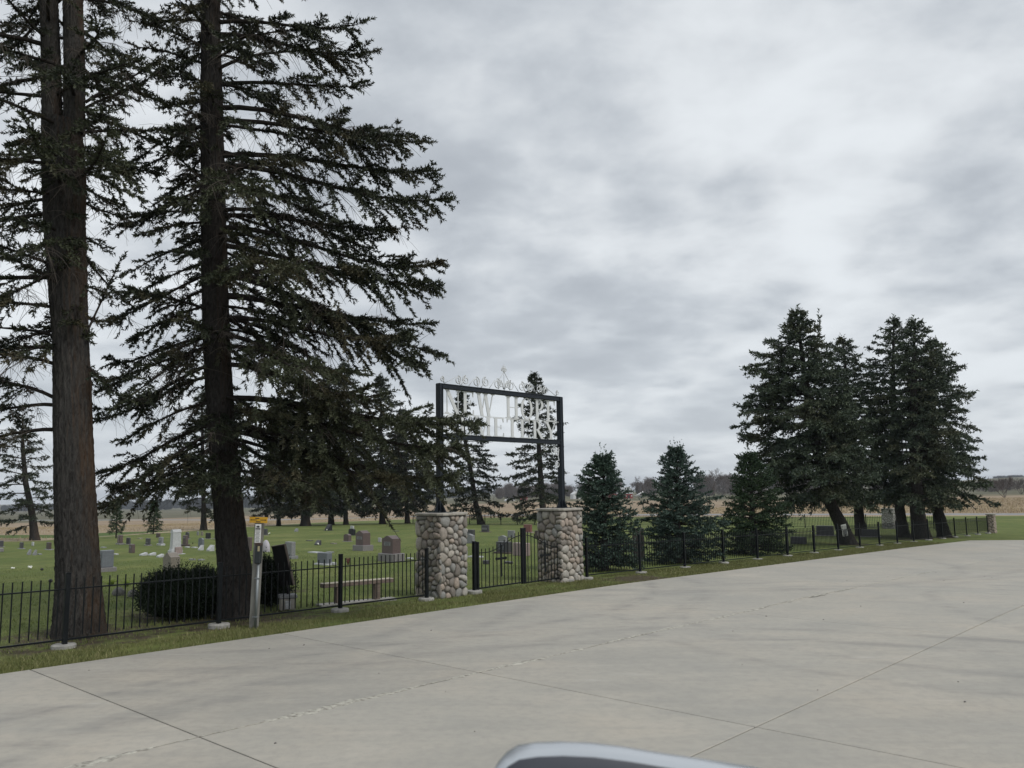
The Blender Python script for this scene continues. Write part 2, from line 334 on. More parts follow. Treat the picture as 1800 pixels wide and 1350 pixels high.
# ------------------------------------------------------------------ object helpers
COL = sc.collection
def tag(o, label=None, cat=None, group=None, kind=None):
    if label: o['label'] = label
    if cat: o['category'] = cat
    if group: o['group'] = group
    if kind: o['kind'] = kind
    return o
def empty(name, loc, rz=0, **kw):
    o = bpy.data.objects.new(name, None); COL.objects.link(o); o.location = loc; o.rotation_euler = (0, 0, rz); o.empty_display_size = .2
    return tag(o, **kw)
def link(name, me, parent=None, loc=None, rz=0):
    o = bpy.data.objects.new(name, me); COL.objects.link(o)
    if parent is not None: o.parent = parent
    if loc is not None: o.location = loc
    if rz: o.rotation_euler = (0, 0, rz)
    return o
def np_mesh(name, V, Fc, m, smooth_=False, attrs=None, matidx=None):
    V = np.asarray(V, np.float32); Fc = np.asarray(Fc, np.int32); k = Fc.shape[1]
    me = bpy.data.meshes.new(name); me.vertices.add(len(V)); me.vertices.foreach_set('co', V.ravel())
    me.loops.add(Fc.size); me.loops.foreach_set('vertex_index', Fc.ravel()); me.polygons.add(len(Fc))
    me.polygons.foreach_set('loop_start', np.arange(0, Fc.size, k, dtype=np.int32))
    if smooth_: me.polygons.foreach_set('use_smooth', np.ones(len(Fc), bool))
    for a, d in (attrs or {}).items():
        at_ = me.attributes.new(a, 'FLOAT', 'POINT'); at_.data.foreach_set('value', np.asarray(d, np.float32))
    me.materials.append(m); me.update(); return me
class MB:
    def __init__(s): s.v = []; s.f = []; s.sm = []
    def add(s, v, f, sm=False):
        o = len(s.v); s.v += [tuple(map(float, p)) for p in v]; s.f += [tuple(i + o for i in q) for q in f]; s.sm += [sm]*len(f); return s
    def box(s, c, d, rz=0, b=0.0, R=None):
        hx, hy, hz = d[0]/2, d[1]/2, d[2]/2; b = min(b, hx*.9, hy*.9, hz*.9)
        R = R or Matrix.Rotation(rz, 3, 'Z'); c = Vector(c)
        if b <= 0:
            pts = [(x, y, z) for z in (-hz, hz) for y in (-hy, hy) for x in (-hx, hx)]
            fs = [(0, 2, 3, 1), (4, 5, 7, 6), (0, 1, 5, 4), (2, 6, 7, 3), (0, 4, 6, 2), (1, 3, 7, 5)]
            return s.add([R @ Vector(p) + c for p in pts], fs)
        pts = []; idx = {}
        for sx in (-1, 1):
            for sy in (-1, 1):
                for sz in (-1, 1):
                    for a in range(3):
                        p = [sx*hx, sy*hy, sz*hz]
                        for k in range(3):
                            if k != a: p[k] -= (sx, sy, sz)[k]*b
                        idx[(sx, sy, sz, a)] = len(pts); pts.append(p)
        fs = []
        for a in range(3):
            u, w = (a+1) % 3, (a+2) % 3
            for sg in (-1, 1):
                q = []
                for (i, j) in ((-1, -1), (1, -1), (1, 1), (-1, 1)):
                    k = [0, 0, 0]; k[a] = sg; k[u] = i; k[w] = j; q.append(idx[(*k, a)])
                fs.append(tuple(q if sg > 0 else q[::-1]))
        for a in range(3):
            u, w = (a+1) % 3, (a+2) % 3
            for i in (-1, 1):
                for j in (-1, 1):
                    k1 = [0, 0, 0]; k1[u] = i; k1[w] = j; k2 = list(k1); k1[a] = -1; k2[a] = 1
                    fs.append((idx[(*k1, u)], idx[(*k2, u)], idx[(*k2, w)], idx[(*k1, w)]))
        for sx in (-1, 1):
            for sy in (-1, 1):
                for sz in (-1, 1): fs.append(tuple(idx[(sx, sy, sz, a)] for a in range(3)))
        return s.add([R @ Vector(p) + c for p in pts], fs)
    def prism(s, poly, y0, y1, fn=None):                  # polygon in x,z extruded along y
        n = len(poly); v = [(x, y0, z) for x, z in poly] + [(x, y1, z) for x, z in poly]
        if fn: v = [fn(p) for p in v]
        return s.add(v, [tuple(range(n)), tuple(range(2*n-1, n-1, -1))] + [(i, i+n, (i+1) % n + n, (i+1) % n) for i in range(n)])
    def tube(s, path, rad, seg=6, cap=True):
        P = [Vector(p) for p in path]; n = len(P); rad = rad if hasattr(rad, '__len__') else [rad]*n; v = []
        T0 = (P[1]-P[0]).normalized(); up = Vector((0, 0, 1)) if abs(T0.z) < .9 else Vector((1, 0, 0)); U = T0.cross(up).normalized()
        for i in range(n):
            T = (P[min(i+1, n-1)] - P[max(i-1, 0)]).normalized(); U = (U - T*U.dot(T)).normalized(); W = T.cross(U)
            for k in range(seg):
                a = 2*math.pi*k/seg; v.append(P[i] + (U*math.cos(a) + W*math.sin(a))*rad[i])
        f = [(i*seg+k, i*seg+(k+1) % seg, (i+1)*seg+(k+1) % seg, (i+1)*seg+k) for i in range(n-1) for k in range(seg)]
        s.add(v, f, True)
        if cap: o = len(s.v) - n*seg; s.f += [tuple(o+k for k in range(seg-1, -1, -1)), tuple(o+(n-1)*seg+k for k in range(seg))]; s.sm += [False]*2
        return s
    def lathe(s, c, prof, seg=20, sq=1.0):
        v = []; n = len(prof)
        for r, z in prof:
            for k in range(seg):
                a = 2*math.pi*k/seg; v.append((c[0]+r*math.cos(a), c[1]+r*math.sin(a)*sq, c[2]+z))
        f = [(i*seg+k, i*seg+(k+1) % seg, (i+1)*seg+(k+1) % seg, (i+1)*seg+k) for i in range(n-1) for k in range(seg)]
        f += [tuple(range(seg-1, -1, -1)), tuple((n-1)*seg+k for k in range(seg))]
        return s.add(v, f)
    def mesh(s, name, m):
        me = bpy.data.meshes.new(name); me.from_pydata(s.v, [], s.f); me.polygons.foreach_set('use_smooth', s.sm); me.materials.append(m); me.update(); return me
    def build(s, name, m, parent=None, loc=None, rz=0): return link(name, s.mesh(name, m), parent, loc, rz)

# ------------------------------------------------------------------ ground sheet
def sdf(X, Y, poly):
    poly = np.asarray(poly); d = np.full(X.shape, 1e9); ins = np.zeros(X.shape, bool); n = len(poly)
    for i in range(n):
        a, b = poly[i], poly[(i+1) % n]; ab = b - a; L = max(ab @ ab, 1e-9)
        h = np.clip(((X-a[0])*ab[0] + (Y-a[1])*ab[1])/L, 0, 1); d = np.minimum(d, np.hypot(X-a[0]-ab[0]*h, Y-a[1]-ab[1]*h))
        c = (a[1] > Y) != (b[1] > Y); xx = (b[0]-a[0])*(Y-a[1])/np.where(abs(b[1]-a[1]) < 1e-9, 1e-9, b[1]-a[1]) + a[0]; ins ^= c & (X < xx)
    return np.where(ins, d, -d)
gl = lambda pts: [G(*p)[:2] for p in pts]
back = gl([(-500, 968), (-100, 956), (62, 951), (200, 942), (358, 932), (470, 924.5), (560, 918.5), (700, 913.5), (850, 910), (1100, 908.5), (1400, 909), (1800, 906.5), (2100, 904)])
lawn_poly = back + [st(110, -60), st(-60, -60), st(-60, 40)]
strip_poly = gl([(-100, 946.5), (-100, 941.5), (100, 940.5), (200, 936), (330, 931.5), (260, 937), (130, 946)])
p1, p2, p3 = G(1600, 955)[:2], G(1704, 951)[:2], G(2100, 948)[:2]
st_of = lambda p: (float(p @ E1), float(p @ E2))
LOT_T = 11.9
c1 = (37.5, LOT_T); c2 = st_of(p2); c3 = st_of(p3)
lot_st = [(-9, -9), (-9, LOT_T), c1, c2, c3, (c3[0]+1, -9)]
lot_poly = [st(*q) for q in lot_st]
SOIL_SHADE = [(140, 1116, 1.3), (415, 1088, 1.4), (320, 1078, 1.1), (480, 1040, .9), (1490, 957, 1.2), (1600, 948, 1.2), (1660, 945, 1.0)]  # dark ground at tree bases; under the yews it also paints their shade
soil_shade_c = [(*G(x, y)[:2], r) for x, y, r in SOIL_SHADE]
def axis(lo, hi, step, far, g=1.09):
    a = list(np.arange(lo, hi + 1e-6, step)); s_ = step
    while a[-1] < far: s_ *= g; a.append(a[-1] + s_)
    s_ = step; b = [lo]
    while b[-1] > -far: s_ *= g; b.append(b[-1] - s_)
    return np.array(b[:0:-1] + a)
def build_ground():
    S = axis(-6, 118, .62, 4200); T = axis(-8, 128, .62, 4200)
    ss, tt = np.meshgrid(S, T, indexing='ij'); X = ss*E1[0] + tt*E2[0]; Y = ss*E1[1] + tt*E2[1]
    Z = zfun(X, Y); Z = Z + np.where(tt > 12, 0.02*np.sin(ss*1.9)*np.sin(tt*2.3)*.5, 0)*(np.hypot(X, Y) < 90)
    ns, nt_ = len(S), len(T)
    a = {}
    a['lawn'] = np.clip(sdf(X, Y, lawn_poly), -50, 50); a['strip'] = np.clip(sdf(X, Y, strip_poly), -50, 50)
    a['lot'] = np.clip(sdf(X, Y, lot_poly), -20, 20)
    a['road'] = 3.6 - np.abs(ss - 108.5)
    r = np.hypot(X, Y)
    px = np.where(Y > 1, CX + F*X/np.maximum(Y, 1), 900)
    thr = np.interp(px, [0, 360, 700, 1000, 1300, 1560, 1700, 1800], [290, 300, 420, 330, 300, 300, 330, 330])
    a['far'] = np.clip(r/thr*.5, 0, 1)
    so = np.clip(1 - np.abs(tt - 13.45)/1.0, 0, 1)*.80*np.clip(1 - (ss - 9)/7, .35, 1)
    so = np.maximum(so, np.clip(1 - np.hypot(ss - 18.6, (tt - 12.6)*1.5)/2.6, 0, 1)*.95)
    for (x, y, R) in soil_shade_c: so = np.maximum(so, np.clip(1.25 - np.hypot(X-x, Y-y)/R*.8, 0, 1)*.9)
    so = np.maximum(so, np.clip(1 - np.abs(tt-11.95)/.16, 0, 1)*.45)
    a['soil_shade'] = so
    V = np.stack([X, Y, Z], -1).reshape(-1, 3); idx = np.arange(ns*nt_).reshape(ns, nt_)
    Q = np.stack([idx[:-1, :-1], idx[1:, :-1], idx[1:, 1:], idx[:-1, 1:]], -1).reshape(-1, 4)
    if np.cross(V[Q[0, 1]] - V[Q[0, 0]], V[Q[0, 3]] - V[Q[0, 0]])[2] < 0: Q = Q[:, ::-1]
    law = a['lawn'].reshape(-1)[Q].mean(1); rd = a['road'].reshape(-1)[Q].mean(1); ft = V[Q].mean(1)
    isroad = (rd > 0) & (law < 3); islawn = (law > 0) & ~isroad
    for nm, sel in (('lawn', islawn), ('road', isroad), ('stubble_field', ~islawn & ~isroad)):
        q = Q[sel]; u, inv = np.unique(q, return_inverse=True)
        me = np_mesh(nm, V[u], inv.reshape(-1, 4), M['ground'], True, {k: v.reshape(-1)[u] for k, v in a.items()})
        tag(link(nm, me), kind='structure')
build_ground()

# ------------------------------------------------------------------ concrete lot: slabs with open joints
def clip(poly, n, d):                                     # keep n.p <= d
    out = []
    for i in range(len(poly)):
        p, q = np.array(poly[i]), np.array(poly[(i+1) % len(poly)]); a, b = p @ n - d, q @ n - d
        if a <= 0: out.append(tuple(p))
        if a*b < 0: out.append(tuple(p + (q-p)*a/(a-b)))
    return out
def hp(a, b):                                             # half plane with the lot origin side kept
    a, b = np.array(a), np.array(b); n = np.array([-(b-a)[1], (b-a)[0]]); d = n @ a
    return (n, d) if n @ np.array([5., 0.]) < d else (-n, -d)
lot = empty('concrete_lot', (0, 0, 0), ANG, kind='structure')
def slab(poly, bev=.007, th=.13, top=.028):
    c = np.mean(poly, 0); n = len(poly)
    def z(p): w = st(*p); return float(zfun(w[0], w[1]))
    v = []
    for (dz, sh) in ((top - th, 0), (top - bev*.7, 0), (top, bev)):
        for i in range(n):
            p = np.array(poly[i], float); a = np.array(poly[i-1]) - p; b = np.array(poly[(i+1) % n]) - p
            if sh:
                a = a/(np.linalg.norm(a)+1e-9); b = b/(np.linalg.norm(b)+1e-9); p = p + (a+b)*sh
            v.append((p[0], p[1], z(p) + dz))
    f = [tuple(range(2*n, 3*n))] + [(l*n+i, l*n+(i+1) % n, (l+1)*n+(i+1) % n, (l+1)*n+i) for l in (0, 1) for i in range(n)]
    return v, f
SJ = [-8.6, -4.6, .2, 3.85, 7.47, 14.2, 20.6, 27.2, 33.8, 40.4, 47., 53.6, 60.2]; TJ = [-9., -7., -3.45, .17, 3.8, 7.44, LOT_T]
hps = [hp(c1, c2), hp(c2, c3)]; gap = .0085
for i in range(len(SJ)-1):
    for j in range(len(TJ)-1):
        if SJ[i] > 20 and TJ[j+1] < -3: continue
        poly = [(SJ[i]+gap, TJ[j]+gap), (SJ[i+1]-gap, TJ[j]+gap), (SJ[i+1]-gap, TJ[j+1]-gap), (SJ[i]+gap, TJ[j+1]-gap)]
        if SJ[i] < 17 < SJ[i+1]: poly = [poly[0], (17, poly[0][1]), poly[1], poly[2], (17, poly[2][1]), poly[3]]
        for nn, dd in hps: poly = clip(poly, nn, dd)
        if len(poly) < 3: continue
        poly = [p for k, p in enumerate(poly) if np.hypot(*(np.array(p) - np.array(poly[k-1]))) > .03]
        if len(poly) < 3: continue
        v, f = slab(poly)
        b = MB(); b.add(v, f)
        b.build('slab', M['concrete'], lot)
# ragged patched joint along the second strip
def ragged(t0, s0, s1, w0, w1, seed, amp=.025):
    r = np.random.default_rng(seed); n = int((s1-s0)/.07); s_ = np.linspace(s0, s1, n); b = MB(); v = []
    dr = np.convolve(r.normal(0, 1, n+20), np.ones(21)/21, 'valid')*amp*2.5; env = np.clip(np.convolve(r.normal(.38, 1.5, n+8), np.ones(9)/9, 'valid')*1.2, 0.03, 1.4)
    for k in range(n):
        wl = (w0 + (w1-w0)*r.random())*env[k]; wr = (w0 + (w1-w0)*r.random())*env[k]
        for tt, dz in ((-wl, 0.0), (-wl*.4, .004), (wr*.4, .004), (wr, 0.0)):
            w = st(s_[k], t0); v.append((s_[k], t0 + dr[k] + tt, float(zfun(w[0], w[1])) + .0285 + dz))
    f = [(4*k+c, 4*k+4+c, 4*k+5+c, 4*k+1+c) for k in range(n-1) for c in range(3)]
    return b.add(v, f)
ragged(7.44, -1, 26, .016, .085, 3).build('joint_patch', M['sealant'], lot)

# small debris scattered over the concrete
deb = MB()
for k in range(46):
    s_, t_ = rng.uniform(2, 26), rng.uniform(1, 11.6)
    if s_ > 12 and rng.random() < .5: continue
    w = st(s_, t_); h = rng.uniform(.004, .014); z0 = float(zfun(*w)) + .0285
    deb.lathe((s_, t_, z0), [(h*1.2, 0), (h*1.4, h*.5), (h*.7, h)], 6, rng.uniform(.5, 1))
o = deb.build('gravel', M['rock'], None, rz=ANG); tag(o, 'scattered dark grit and tiny stones on the concrete', 'gravel', kind='stuff')

# ------------------------------------------------------------------ grass blades and stubble
def blades(name, pts, h, w, m, label, cat, lean=.5, seed=1):
    r = np.random.default_rng(seed); n = len(pts); hh = h*r.uniform(.5, 1.3, n); ww = w*r.uniform(.7, 1.3, n); a = r.uniform(0, 2*np.pi, n); la = r.uniform(0, 2*np.pi, n); ll = r.uniform(0, lean, n)*hh
    d = np.stack([np.cos(a), np.sin(a), 0*a], 1)*ww[:, None]/2; tip = pts + np.stack([np.cos(la)*ll, np.sin(la)*ll, hh], 1)
    V = np.stack([pts - d, pts + d, tip], 1).reshape(-1, 3); Fc = np.arange(3*n).reshape(-1, 3)
    me = np_mesh(name, V, Fc, m, False, {'tint': np.repeat(r.random(n), 3)}); o = link(name, me); return tag(o, label, cat, kind='stuff')
def scatter(n, s0, s1, t0, t1, dens, seed):
    r = np.random.default_rng(seed); s_ = s0 + (s1-s0)*r.random(n); t_ = t0 + (t1-t0)*r.random(n); keep = r.random(n) < dens(s_, t_, r); s_, t_ = s_[keep], t_[keep]
    X = s_*E1[0] + t_*E2[0]; Y = s_*E1[1] + t_*E2[1]; return np.stack([X, Y, zfun(X, Y) - .005], 1)
def patch(s_, t_): return .5 + .5*np.sin(s_*2.1 + 1.3*np.sin(t_*3))*np.sin(t_*4.2 + np.sin(s_*1.7))
P_ = scatter(150000, 1.5, 20, 11.93, 13.7, lambda s_, t_, r: np.clip(np.where(t_ < 12.75, .8, .8 - (t_-12.75)*(2.2 - .10*s_)), .03, 1)*np.clip(np.hypot(s_-18.6, (t_-12.5)*1.4) - .7, .05, 1)*(.15 + .85*patch(s_, t_)**1.4), 11)
blades('verge_grass', P_, .055, .010, M['blade'], 'rough grass verge between the concrete and the fence', 'grass', .9, 2)
P_ = scatter(90000, 20, 44, 11.93, 13.7, lambda s_, t_, r: (.2 + .8*patch(s_*.6, t_))*np.clip(1.9 - (t_-12.6)*1.5, .2, 1), 12)
blades('verge_grass', P_, .06, .018, M['blade'], 'rough grass verge beyond the gate, running along the right fence', 'grass', .9, 3)
P_ = scatter(170000, 2, 34, 13.5, 32, lambda s_, t_, r: np.exp(-np.hypot(s_-4, t_-13)/14), 13)
blades('lawn_grass', P_, .05, .014, M['blade2'], 'short mown grass of the cemetery lawn', 'grass', .8, 4)
bk = np.array(back[:8])
def stub(n, seed):
    r = np.random.default_rng(seed); X = r.uniform(-75, 20, n); Y = r.uniform(45, 190, n); d = sdf(X, Y, lawn_poly); k = (d < -.5) & (d > -70) & (sdf(X, Y, strip_poly) < 0) & (np.abs(108.5 - X*E1[0] - Y*E1[1]) > 4)
    X, Y = X[k], Y[k]; return np.stack([X, Y, zfun(X, Y) - .02], 1)
blades('stubble', stub(60000, 21), .22, .035, M['straw'], 'cut corn stubble standing beyond the lawn', 'stubble', .7, 5)
def stub2(n, seed):
    r = np.random.default_rng(seed); s_ = r.uniform(113, 260, n); t_ = r.uniform(-30, 90, n); X = s_*E1[0] + t_*E2[0]; Y = s_*E1[1] + t_*E2[1]; return np.stack([X, Y, zfun(X, Y) - .02], 1)
blades('stubble', stub2(60000, 22), .30, .10, M['straw'], 'pale corn stubble beyond the road on the right', 'stubble', 1.2, 6)

# ------------------------------------------------------------------ spruces
def tubes_np(paths, rads, seg):
    """paths (n,k,3), rads (n,k) -> verts, quads"""
    n, k, _ = paths.shape; T = np.gradient(paths, axis=1); T /= np.linalg.norm(T, axis=2, keepdims=True) + 1e-9
    up = np.zeros_like(T); up[..., 2] = 1; up[np.abs(T[..., 2]) > .9] = (1, 0, 0)
    U = np.cross(T, up); U /= np.linalg.norm(U, axis=2, keepdims=True) + 1e-9; W = np.cross(T, U)
    a = np.arange(seg)*2*np.pi/seg
    V = paths[:, :, None, :] + rads[:, :, None, None]*(U[:, :, None, :]*np.cos(a)[None, None, :, None] + W[:, :, None, :]*np.sin(a)[None, None, :, None])
    idx = np.arange(n*k*seg).reshape(n, k, seg); nx = np.roll(idx, -1, axis=2)
    Q = np.stack([idx[:, :-1], nx[:, :-1], nx[:, 1:], idx[:, 1:]], -1).reshape(-1, 4)
    return V.reshape(-1, 3), Q
def shoots_np(P, A, L, K, w, hw, r, tint):
    """tufts of K needle-fan triangles along each axis"""
    n = len(P); A = A/(np.linalg.norm(A, axis=1, keepdims=True) + 1e-9)
    up = np.zeros_like(A); up[:, 2] = 1; up[np.abs(A[:, 2]) > .9] = (1, 0, 0)
    B = np.cross(A, up); B /= np.linalg.norm(B, axis=1, keepdims=True) + 1e-9; C = np.cross(A, B)
    f = (np.arange(K)+.6)/K; th = np.arange(K)*2.4
    th = th[None, :] + r.uniform(0, 6.28, (n, 1)); f = np.clip(f[None, :] + r.uniform(-.1, .1, (n, K)), 0.05, 1)
    R = B[:, None]*np.cos(th)[..., None] + C[:, None]*np.sin(th)[..., None]
    base = P[:, None] + A[:, None]*(L[:, None]*f)[..., None]
    wl = w*r.uniform(.7, 1.25, (n, K)); tip = base + (A[:, None]*.75 + R*.75)*wl[..., None]
    d = A[:, None]*hw + np.cross(A[:, None], R)*hw*.5
    V = np.stack([base - d, base + d, tip], 2).reshape(-1, 3)
    return V, np.repeat(np.clip(tint, 0, 1), K*3)
def trunk_mesh(path, rad, seg, rough_, r, flare=0.0, name='trunk', m=None, ridge=0.0):
    """path (k,3), rad (k)"""
    k0 = len(path); kk = max(10, k0*8) if not ridge else 230; rough_ = rough_*(.5 if ridge else 1); u = np.linspace(0, k0-1, kk); Pth = np.stack([np.interp(u, np.arange(k0), path[:, i]) for i in range(3)], 1); rd = np.interp(u, np.arange(k0), rad)
    h = Pth[:, 2] - Pth[0, 2]; a = np.arange(seg)*2*np.pi/seg
    rr = rd[:, None]*(1 + flare*np.exp(-h/.35)[:, None]*(1 + .35*np.sin(a*5+1)[None, :]) + rough_*(.5*np.sin(a*3 + .6)[None, :] + .5*np.sin(a*7 + h[:, None]*.7)) + r.normal(0, rough_*.6*(.3 if ridge else 1), (kk, seg)))
    if ridge:
        w1, w2, w3 = (np.cumsum(r.normal(0, q, kk))[:, None] for q in (.22, .3, .4)); A_ = a[None, :]
        g1 = np.abs(np.sin(11*A_ + w1 + .5*np.sin(3*A_ + w2))); g2 = np.abs(np.sin(19*A_ + w2)); g3 = np.sin(31*A_ + w3*3 + h[:, None]*2)
        rr = rr + ridge*(g1*.9 + g2*.6 + g3*.25 - .6) + r.normal(0, ridge*.18, rr.shape)
    V = np.stack([Pth[:, 0, None] + rr*np.cos(a), Pth[:, 1, None] + rr*np.sin(a), np.repeat(Pth[:, 2, None], seg, 1)], -1).reshape(-1, 3)
    idx = np.arange(kk*seg).reshape(kk, seg); nx = np.roll(idx, -1, 1)
    Q = np.stack([idx[:-1], nx[:-1], nx[1:], idx[1:]], -1).reshape(-1, 4)
    return np_mesh(name, V, Q, m, True)
def bez(u, a, b, c): return a*u + b*u*u + c*u**3
TRI = [0]
def spruce(label, tpx, depth, env, cat='tree', group=None, nb=60, seed=1, needle='needles', bark='bark', sp=.09, K=6, w=.05, hw=.017, sl=.13, droop=.3, rise=.5,
           extra=(), rnd=(.62, 1.0), dsc=.85, side_n=.17, dead=.0, seg=14, hang=.35, stems=True, flare=.25, name='spruce_tree', trunks=None, tint0=.45, azr=None, up=0, front=1.0, dense=1.0, bare_below=None, basez=None, jit=.06, ridge=0.0, tuft=0.0, patchy=0.0):
    """tpx: trunk as (px, py, radius m); env: (py, left px, right px) of the crown's outline"""
    r = np.random.default_rng(seed); S = depth/F
    base = at(tpx[0][0], tpx[0][1], depth); base[2] = gz(base) - .05 if basez is None else basez
    root = empty(name, base, label=label, cat=cat, group=group)
    def tp(lst):
        P = np.array([at(x, y, depth) for x, y, _ in lst]); return P - base, np.array([q[2] for q in lst])
    tpath, trad = tp(tpx); tpath[0] = 0
    allt = [(tpath, trad)] + [tp(q) for q in (trunks or [])]
    for i, (pp, rr) in enumerate(allt):
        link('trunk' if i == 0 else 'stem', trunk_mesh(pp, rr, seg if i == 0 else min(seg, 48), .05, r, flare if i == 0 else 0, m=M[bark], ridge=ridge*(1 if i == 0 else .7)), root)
    def axis_at(z):
        pp = allt[-1][0] if trunks and z > allt[-1][0][0][2] and r.random() < .5 else allt[0][0]
        if trunks and len(allt) > 2 and z > allt[1][0][0][2] and pp is allt[0][0]: pp = allt[1][0]
        return np.array([np.interp(z, pp[:, 2], pp[:, 0]), np.interp(z, pp[:, 2], pp[:, 1]), z])
    # outline in metres above the base
    ez = np.array([at(900 if False else (l+rr_)/2, y, depth)[2] - base[2] for y, l, rr_ in env]); order = np.argsort(ez)
    exl = np.array([at(l, y, depth)[0] - base[0] for y, l, _ in env])[order]; exr = np.array([at(q, y, depth)[0] - base[0] for y, _, q in env])[order]; ez = ez[order]
    zlo, zhi = ez[0], ez[-1]
    specs = []
    gold = r.random()*6.28
    for i in range(nb):
        f = (i+.5)/nb; z = zlo + (zhi - zlo)*(1 - (1-f)**.85 if False else f)
        phi = (gold + i*2.39996 + r.normal(0, .25)) if azr is None else r.uniform(*azr)
        ax = axis_at(z)
        # envelope looked up where the tip will be
        Rr = max(.15, np.interp(z, ez, exr) - ax[0]); Rl = max(.15, ax[0] - np.interp(z, ez, exl)); Rd = dsc*(Rr+Rl)/2*(front if math.sin(phi) < 0 else 1)
        Rx = Rr if math.cos(phi) > 0 else Rl
        L = 1/math.sqrt((math.cos(phi)/Rx)**2 + (math.sin(phi)/Rd)**2)*r.uniform(*rnd)
        rel = (z - zlo)/(zhi - zlo + 1e-6)
        a = (-.02 + rise*rel**1.5) + r.normal(0, jit); b = -droop*(1-rel*.7)*r.uniform(.6, 1.3); c = .16*(1-rel)
        specs.append((ax - np.array([0, 0, L*(a+b+c)*.6]) if rel > .1 else ax, phi, L, a, b, c, r.uniform(-.18, .18) + tint0, 1.0))
    for (x0, y0, x1, y1, dy, tn) in extra:                    # named long limbs: start pixel, tip pixel, depth change at the tip
        p0 = at(x0, y0, depth) - base; p1 = at(x1, y1, depth+dy) - base; d = p1 - p0; L = math.hypot(d[0], d[1]); phi = math.atan2(d[1], d[0])
        b = r.uniform(-.85, -.45); c = -b*r.uniform(.62, .8); a = d[2]/max(L, .1) - b - c
        specs.append((p0, phi, L, a, b, c, tn, 1.15))
    BP, BR, SP_, SR, SV, SA, SL, ST, DP, DR = [], [], [], [], [], [], [], [], [], []
    U9 = np.linspace(0, 1, 9)
    for (p0, phi, L, a, b, c, tn, dn) in specs:
        fw = np.array([math.cos(phi), math.sin(phi), 0]); sd = np.array([-fw[1], fw[0], 0]); wig = r.normal(0, .035*L, 2)
        def P(u):
            u = np.asarray(u)[..., None]; return p0 + fw*L*u + sd*(wig[0]*np.sin(u*3.1) + wig[1]*np.sin(u*6.3)*.5) + np.array([0, 0, 1.])*L*bez(u, a, b, c)
        BP.append(P(U9)); r0 = .010*L + .012; BR.append(r0*(1-U9)**.8 + .004)
        n2 = max(6, int(L/side_n*dense*dn)); u = np.sort(r.uniform(.12 if L < 2 else .2, .99, n2)); pr = P(u)
        sgn = np.where(np.arange(n2) % 2 == 0, 1, -1); ang = r.uniform(.6, 1.15, n2)
        l2 = np.clip(L*.36*(1.03-u)**.75*r.uniform(.6, 1.2, n2) + .10, .12, 1.5)*np.where(u < .35, .8, 1)
        tg = np.array([0, 0, 1.])*(a + 2*b*u + 3*c*u*u)[:, None]
        d2 = fw*np.cos(ang)[:, None] + sd*(np.sin(ang)*sgn)[:, None] + tg*.6 + np.stack([0*u, 0*u, r.normal(-.02, .16 + jit*.8, n2)], 1)
        hg = hang*r.uniform(.1, 1.6, n2)*(1.25 - .75*u)
        v5 = np.linspace(0, 1, 5)
        path = pr[:, None] + d2[:, None]*(l2[:, None]*v5)[..., None] - np.array([0, 0, 1.])*(hg[:, None]*l2[:, None]*v5**2)[..., None]
        isdead = (r.random(n2) < dead*np.clip(1.6 - u*2, .1, 1.3))
        if stems: SP_.append(path[~isdead]); SR.append(np.repeat((.0045 + .003*l2[~isdead])[:, None], 5, 1)*(1 - .6*v5))
        if isdead.any(): DP.append(path[isdead]); DR.append(np.repeat((.005 + .003*l2[isdead])[:, None], 5, 1)*(1 - .7*v5))
        if bare_below is not None and a < bare_below: pass
        # shoots on secondaries
        keep_ = np.ones(n2, bool)
        if patchy: ph_ = r.uniform(0, 6.28, 3); keep_ = (np.sin(u*9 + ph_[0]) + np.sin(u*17*sgn + ph_[1])*.7 + r.normal(0, .5, n2)) > (-.9 + patchy*r.uniform(.2, 1.6) - 1.2*(u > .72))
        for q in np.nonzero(~isdead & keep_)[0]:
            m_ = max(3, int(l2[q]/sp*r.uniform(.8, 1.2))); v = (np.arange(m_)+r.uniform(0, 1, m_))/m_; v = v*.92 + .08
            pp = pr[q] + d2[q]*(l2[q]*v)[:, None] - np.array([0, 0, 1.])*(hg[q]*l2[q]*v**2)[:, None]
            td = d2[q] - np.array([0, 0, 1.])*(2*hg[q]*v)[:, None]
            s2 = np.cross(td, [0, 0, 1.]); s2 /= np.linalg.norm(s2, axis=1, keepdims=True)+1e-9
            sg = np.where(np.arange(m_) % 2 == 0, 1, -1)*r.uniform(.3, 1.1, m_)
            ax_ = td + s2*sg[:, None] + np.stack([0*v, 0*v, r.normal(-.10+up+tuft, .34, m_)], 1)
            SV.append(pp); SA.append(ax_); SL.append(sl*r.uniform(.6, 1.3, m_)*(1 - .25*v)); ST.append(np.full(m_, tn) + r.normal(0, .22, m_))
        # shoots on the leader of the branch
        m_ = max(4, int(L/sp*.9)); v = r.uniform(.25, 1, m_); td = fw + np.array([0, 0, 1.])*(a + 2*b*v + 3*c*v*v)[:, None]
        SV.append(P(v)); SA.append(td + sd*r.normal(0, .6, m_)[:, None] + np.stack([0*v, 0*v, r.normal(.05+up, .3, m_)], 1)); SL.append(sl*r.uniform(.7, 1.4, m_)); ST.append(np.full(m_, tn) + r.normal(0, .22, m_))
    # short shoots up the stem and a leader on top
    m_ = int((zhi - zlo)/sp*.8); zz_ = zlo + (zhi - zlo)*r.uniform(.35, 1, m_)**.7; q_ = np.array([axis_at(z) for z in zz_]); an = r.uniform(0, 6.28, m_)
    SV.append(q_); SA.append(np.stack([np.cos(an), np.sin(an), r.uniform(.3, 1.2, m_)], 1)); SL.append(sl*r.uniform(.8, 1.8, m_)); ST.append(np.full(m_, tint0) + r.normal(0, .22, m_))
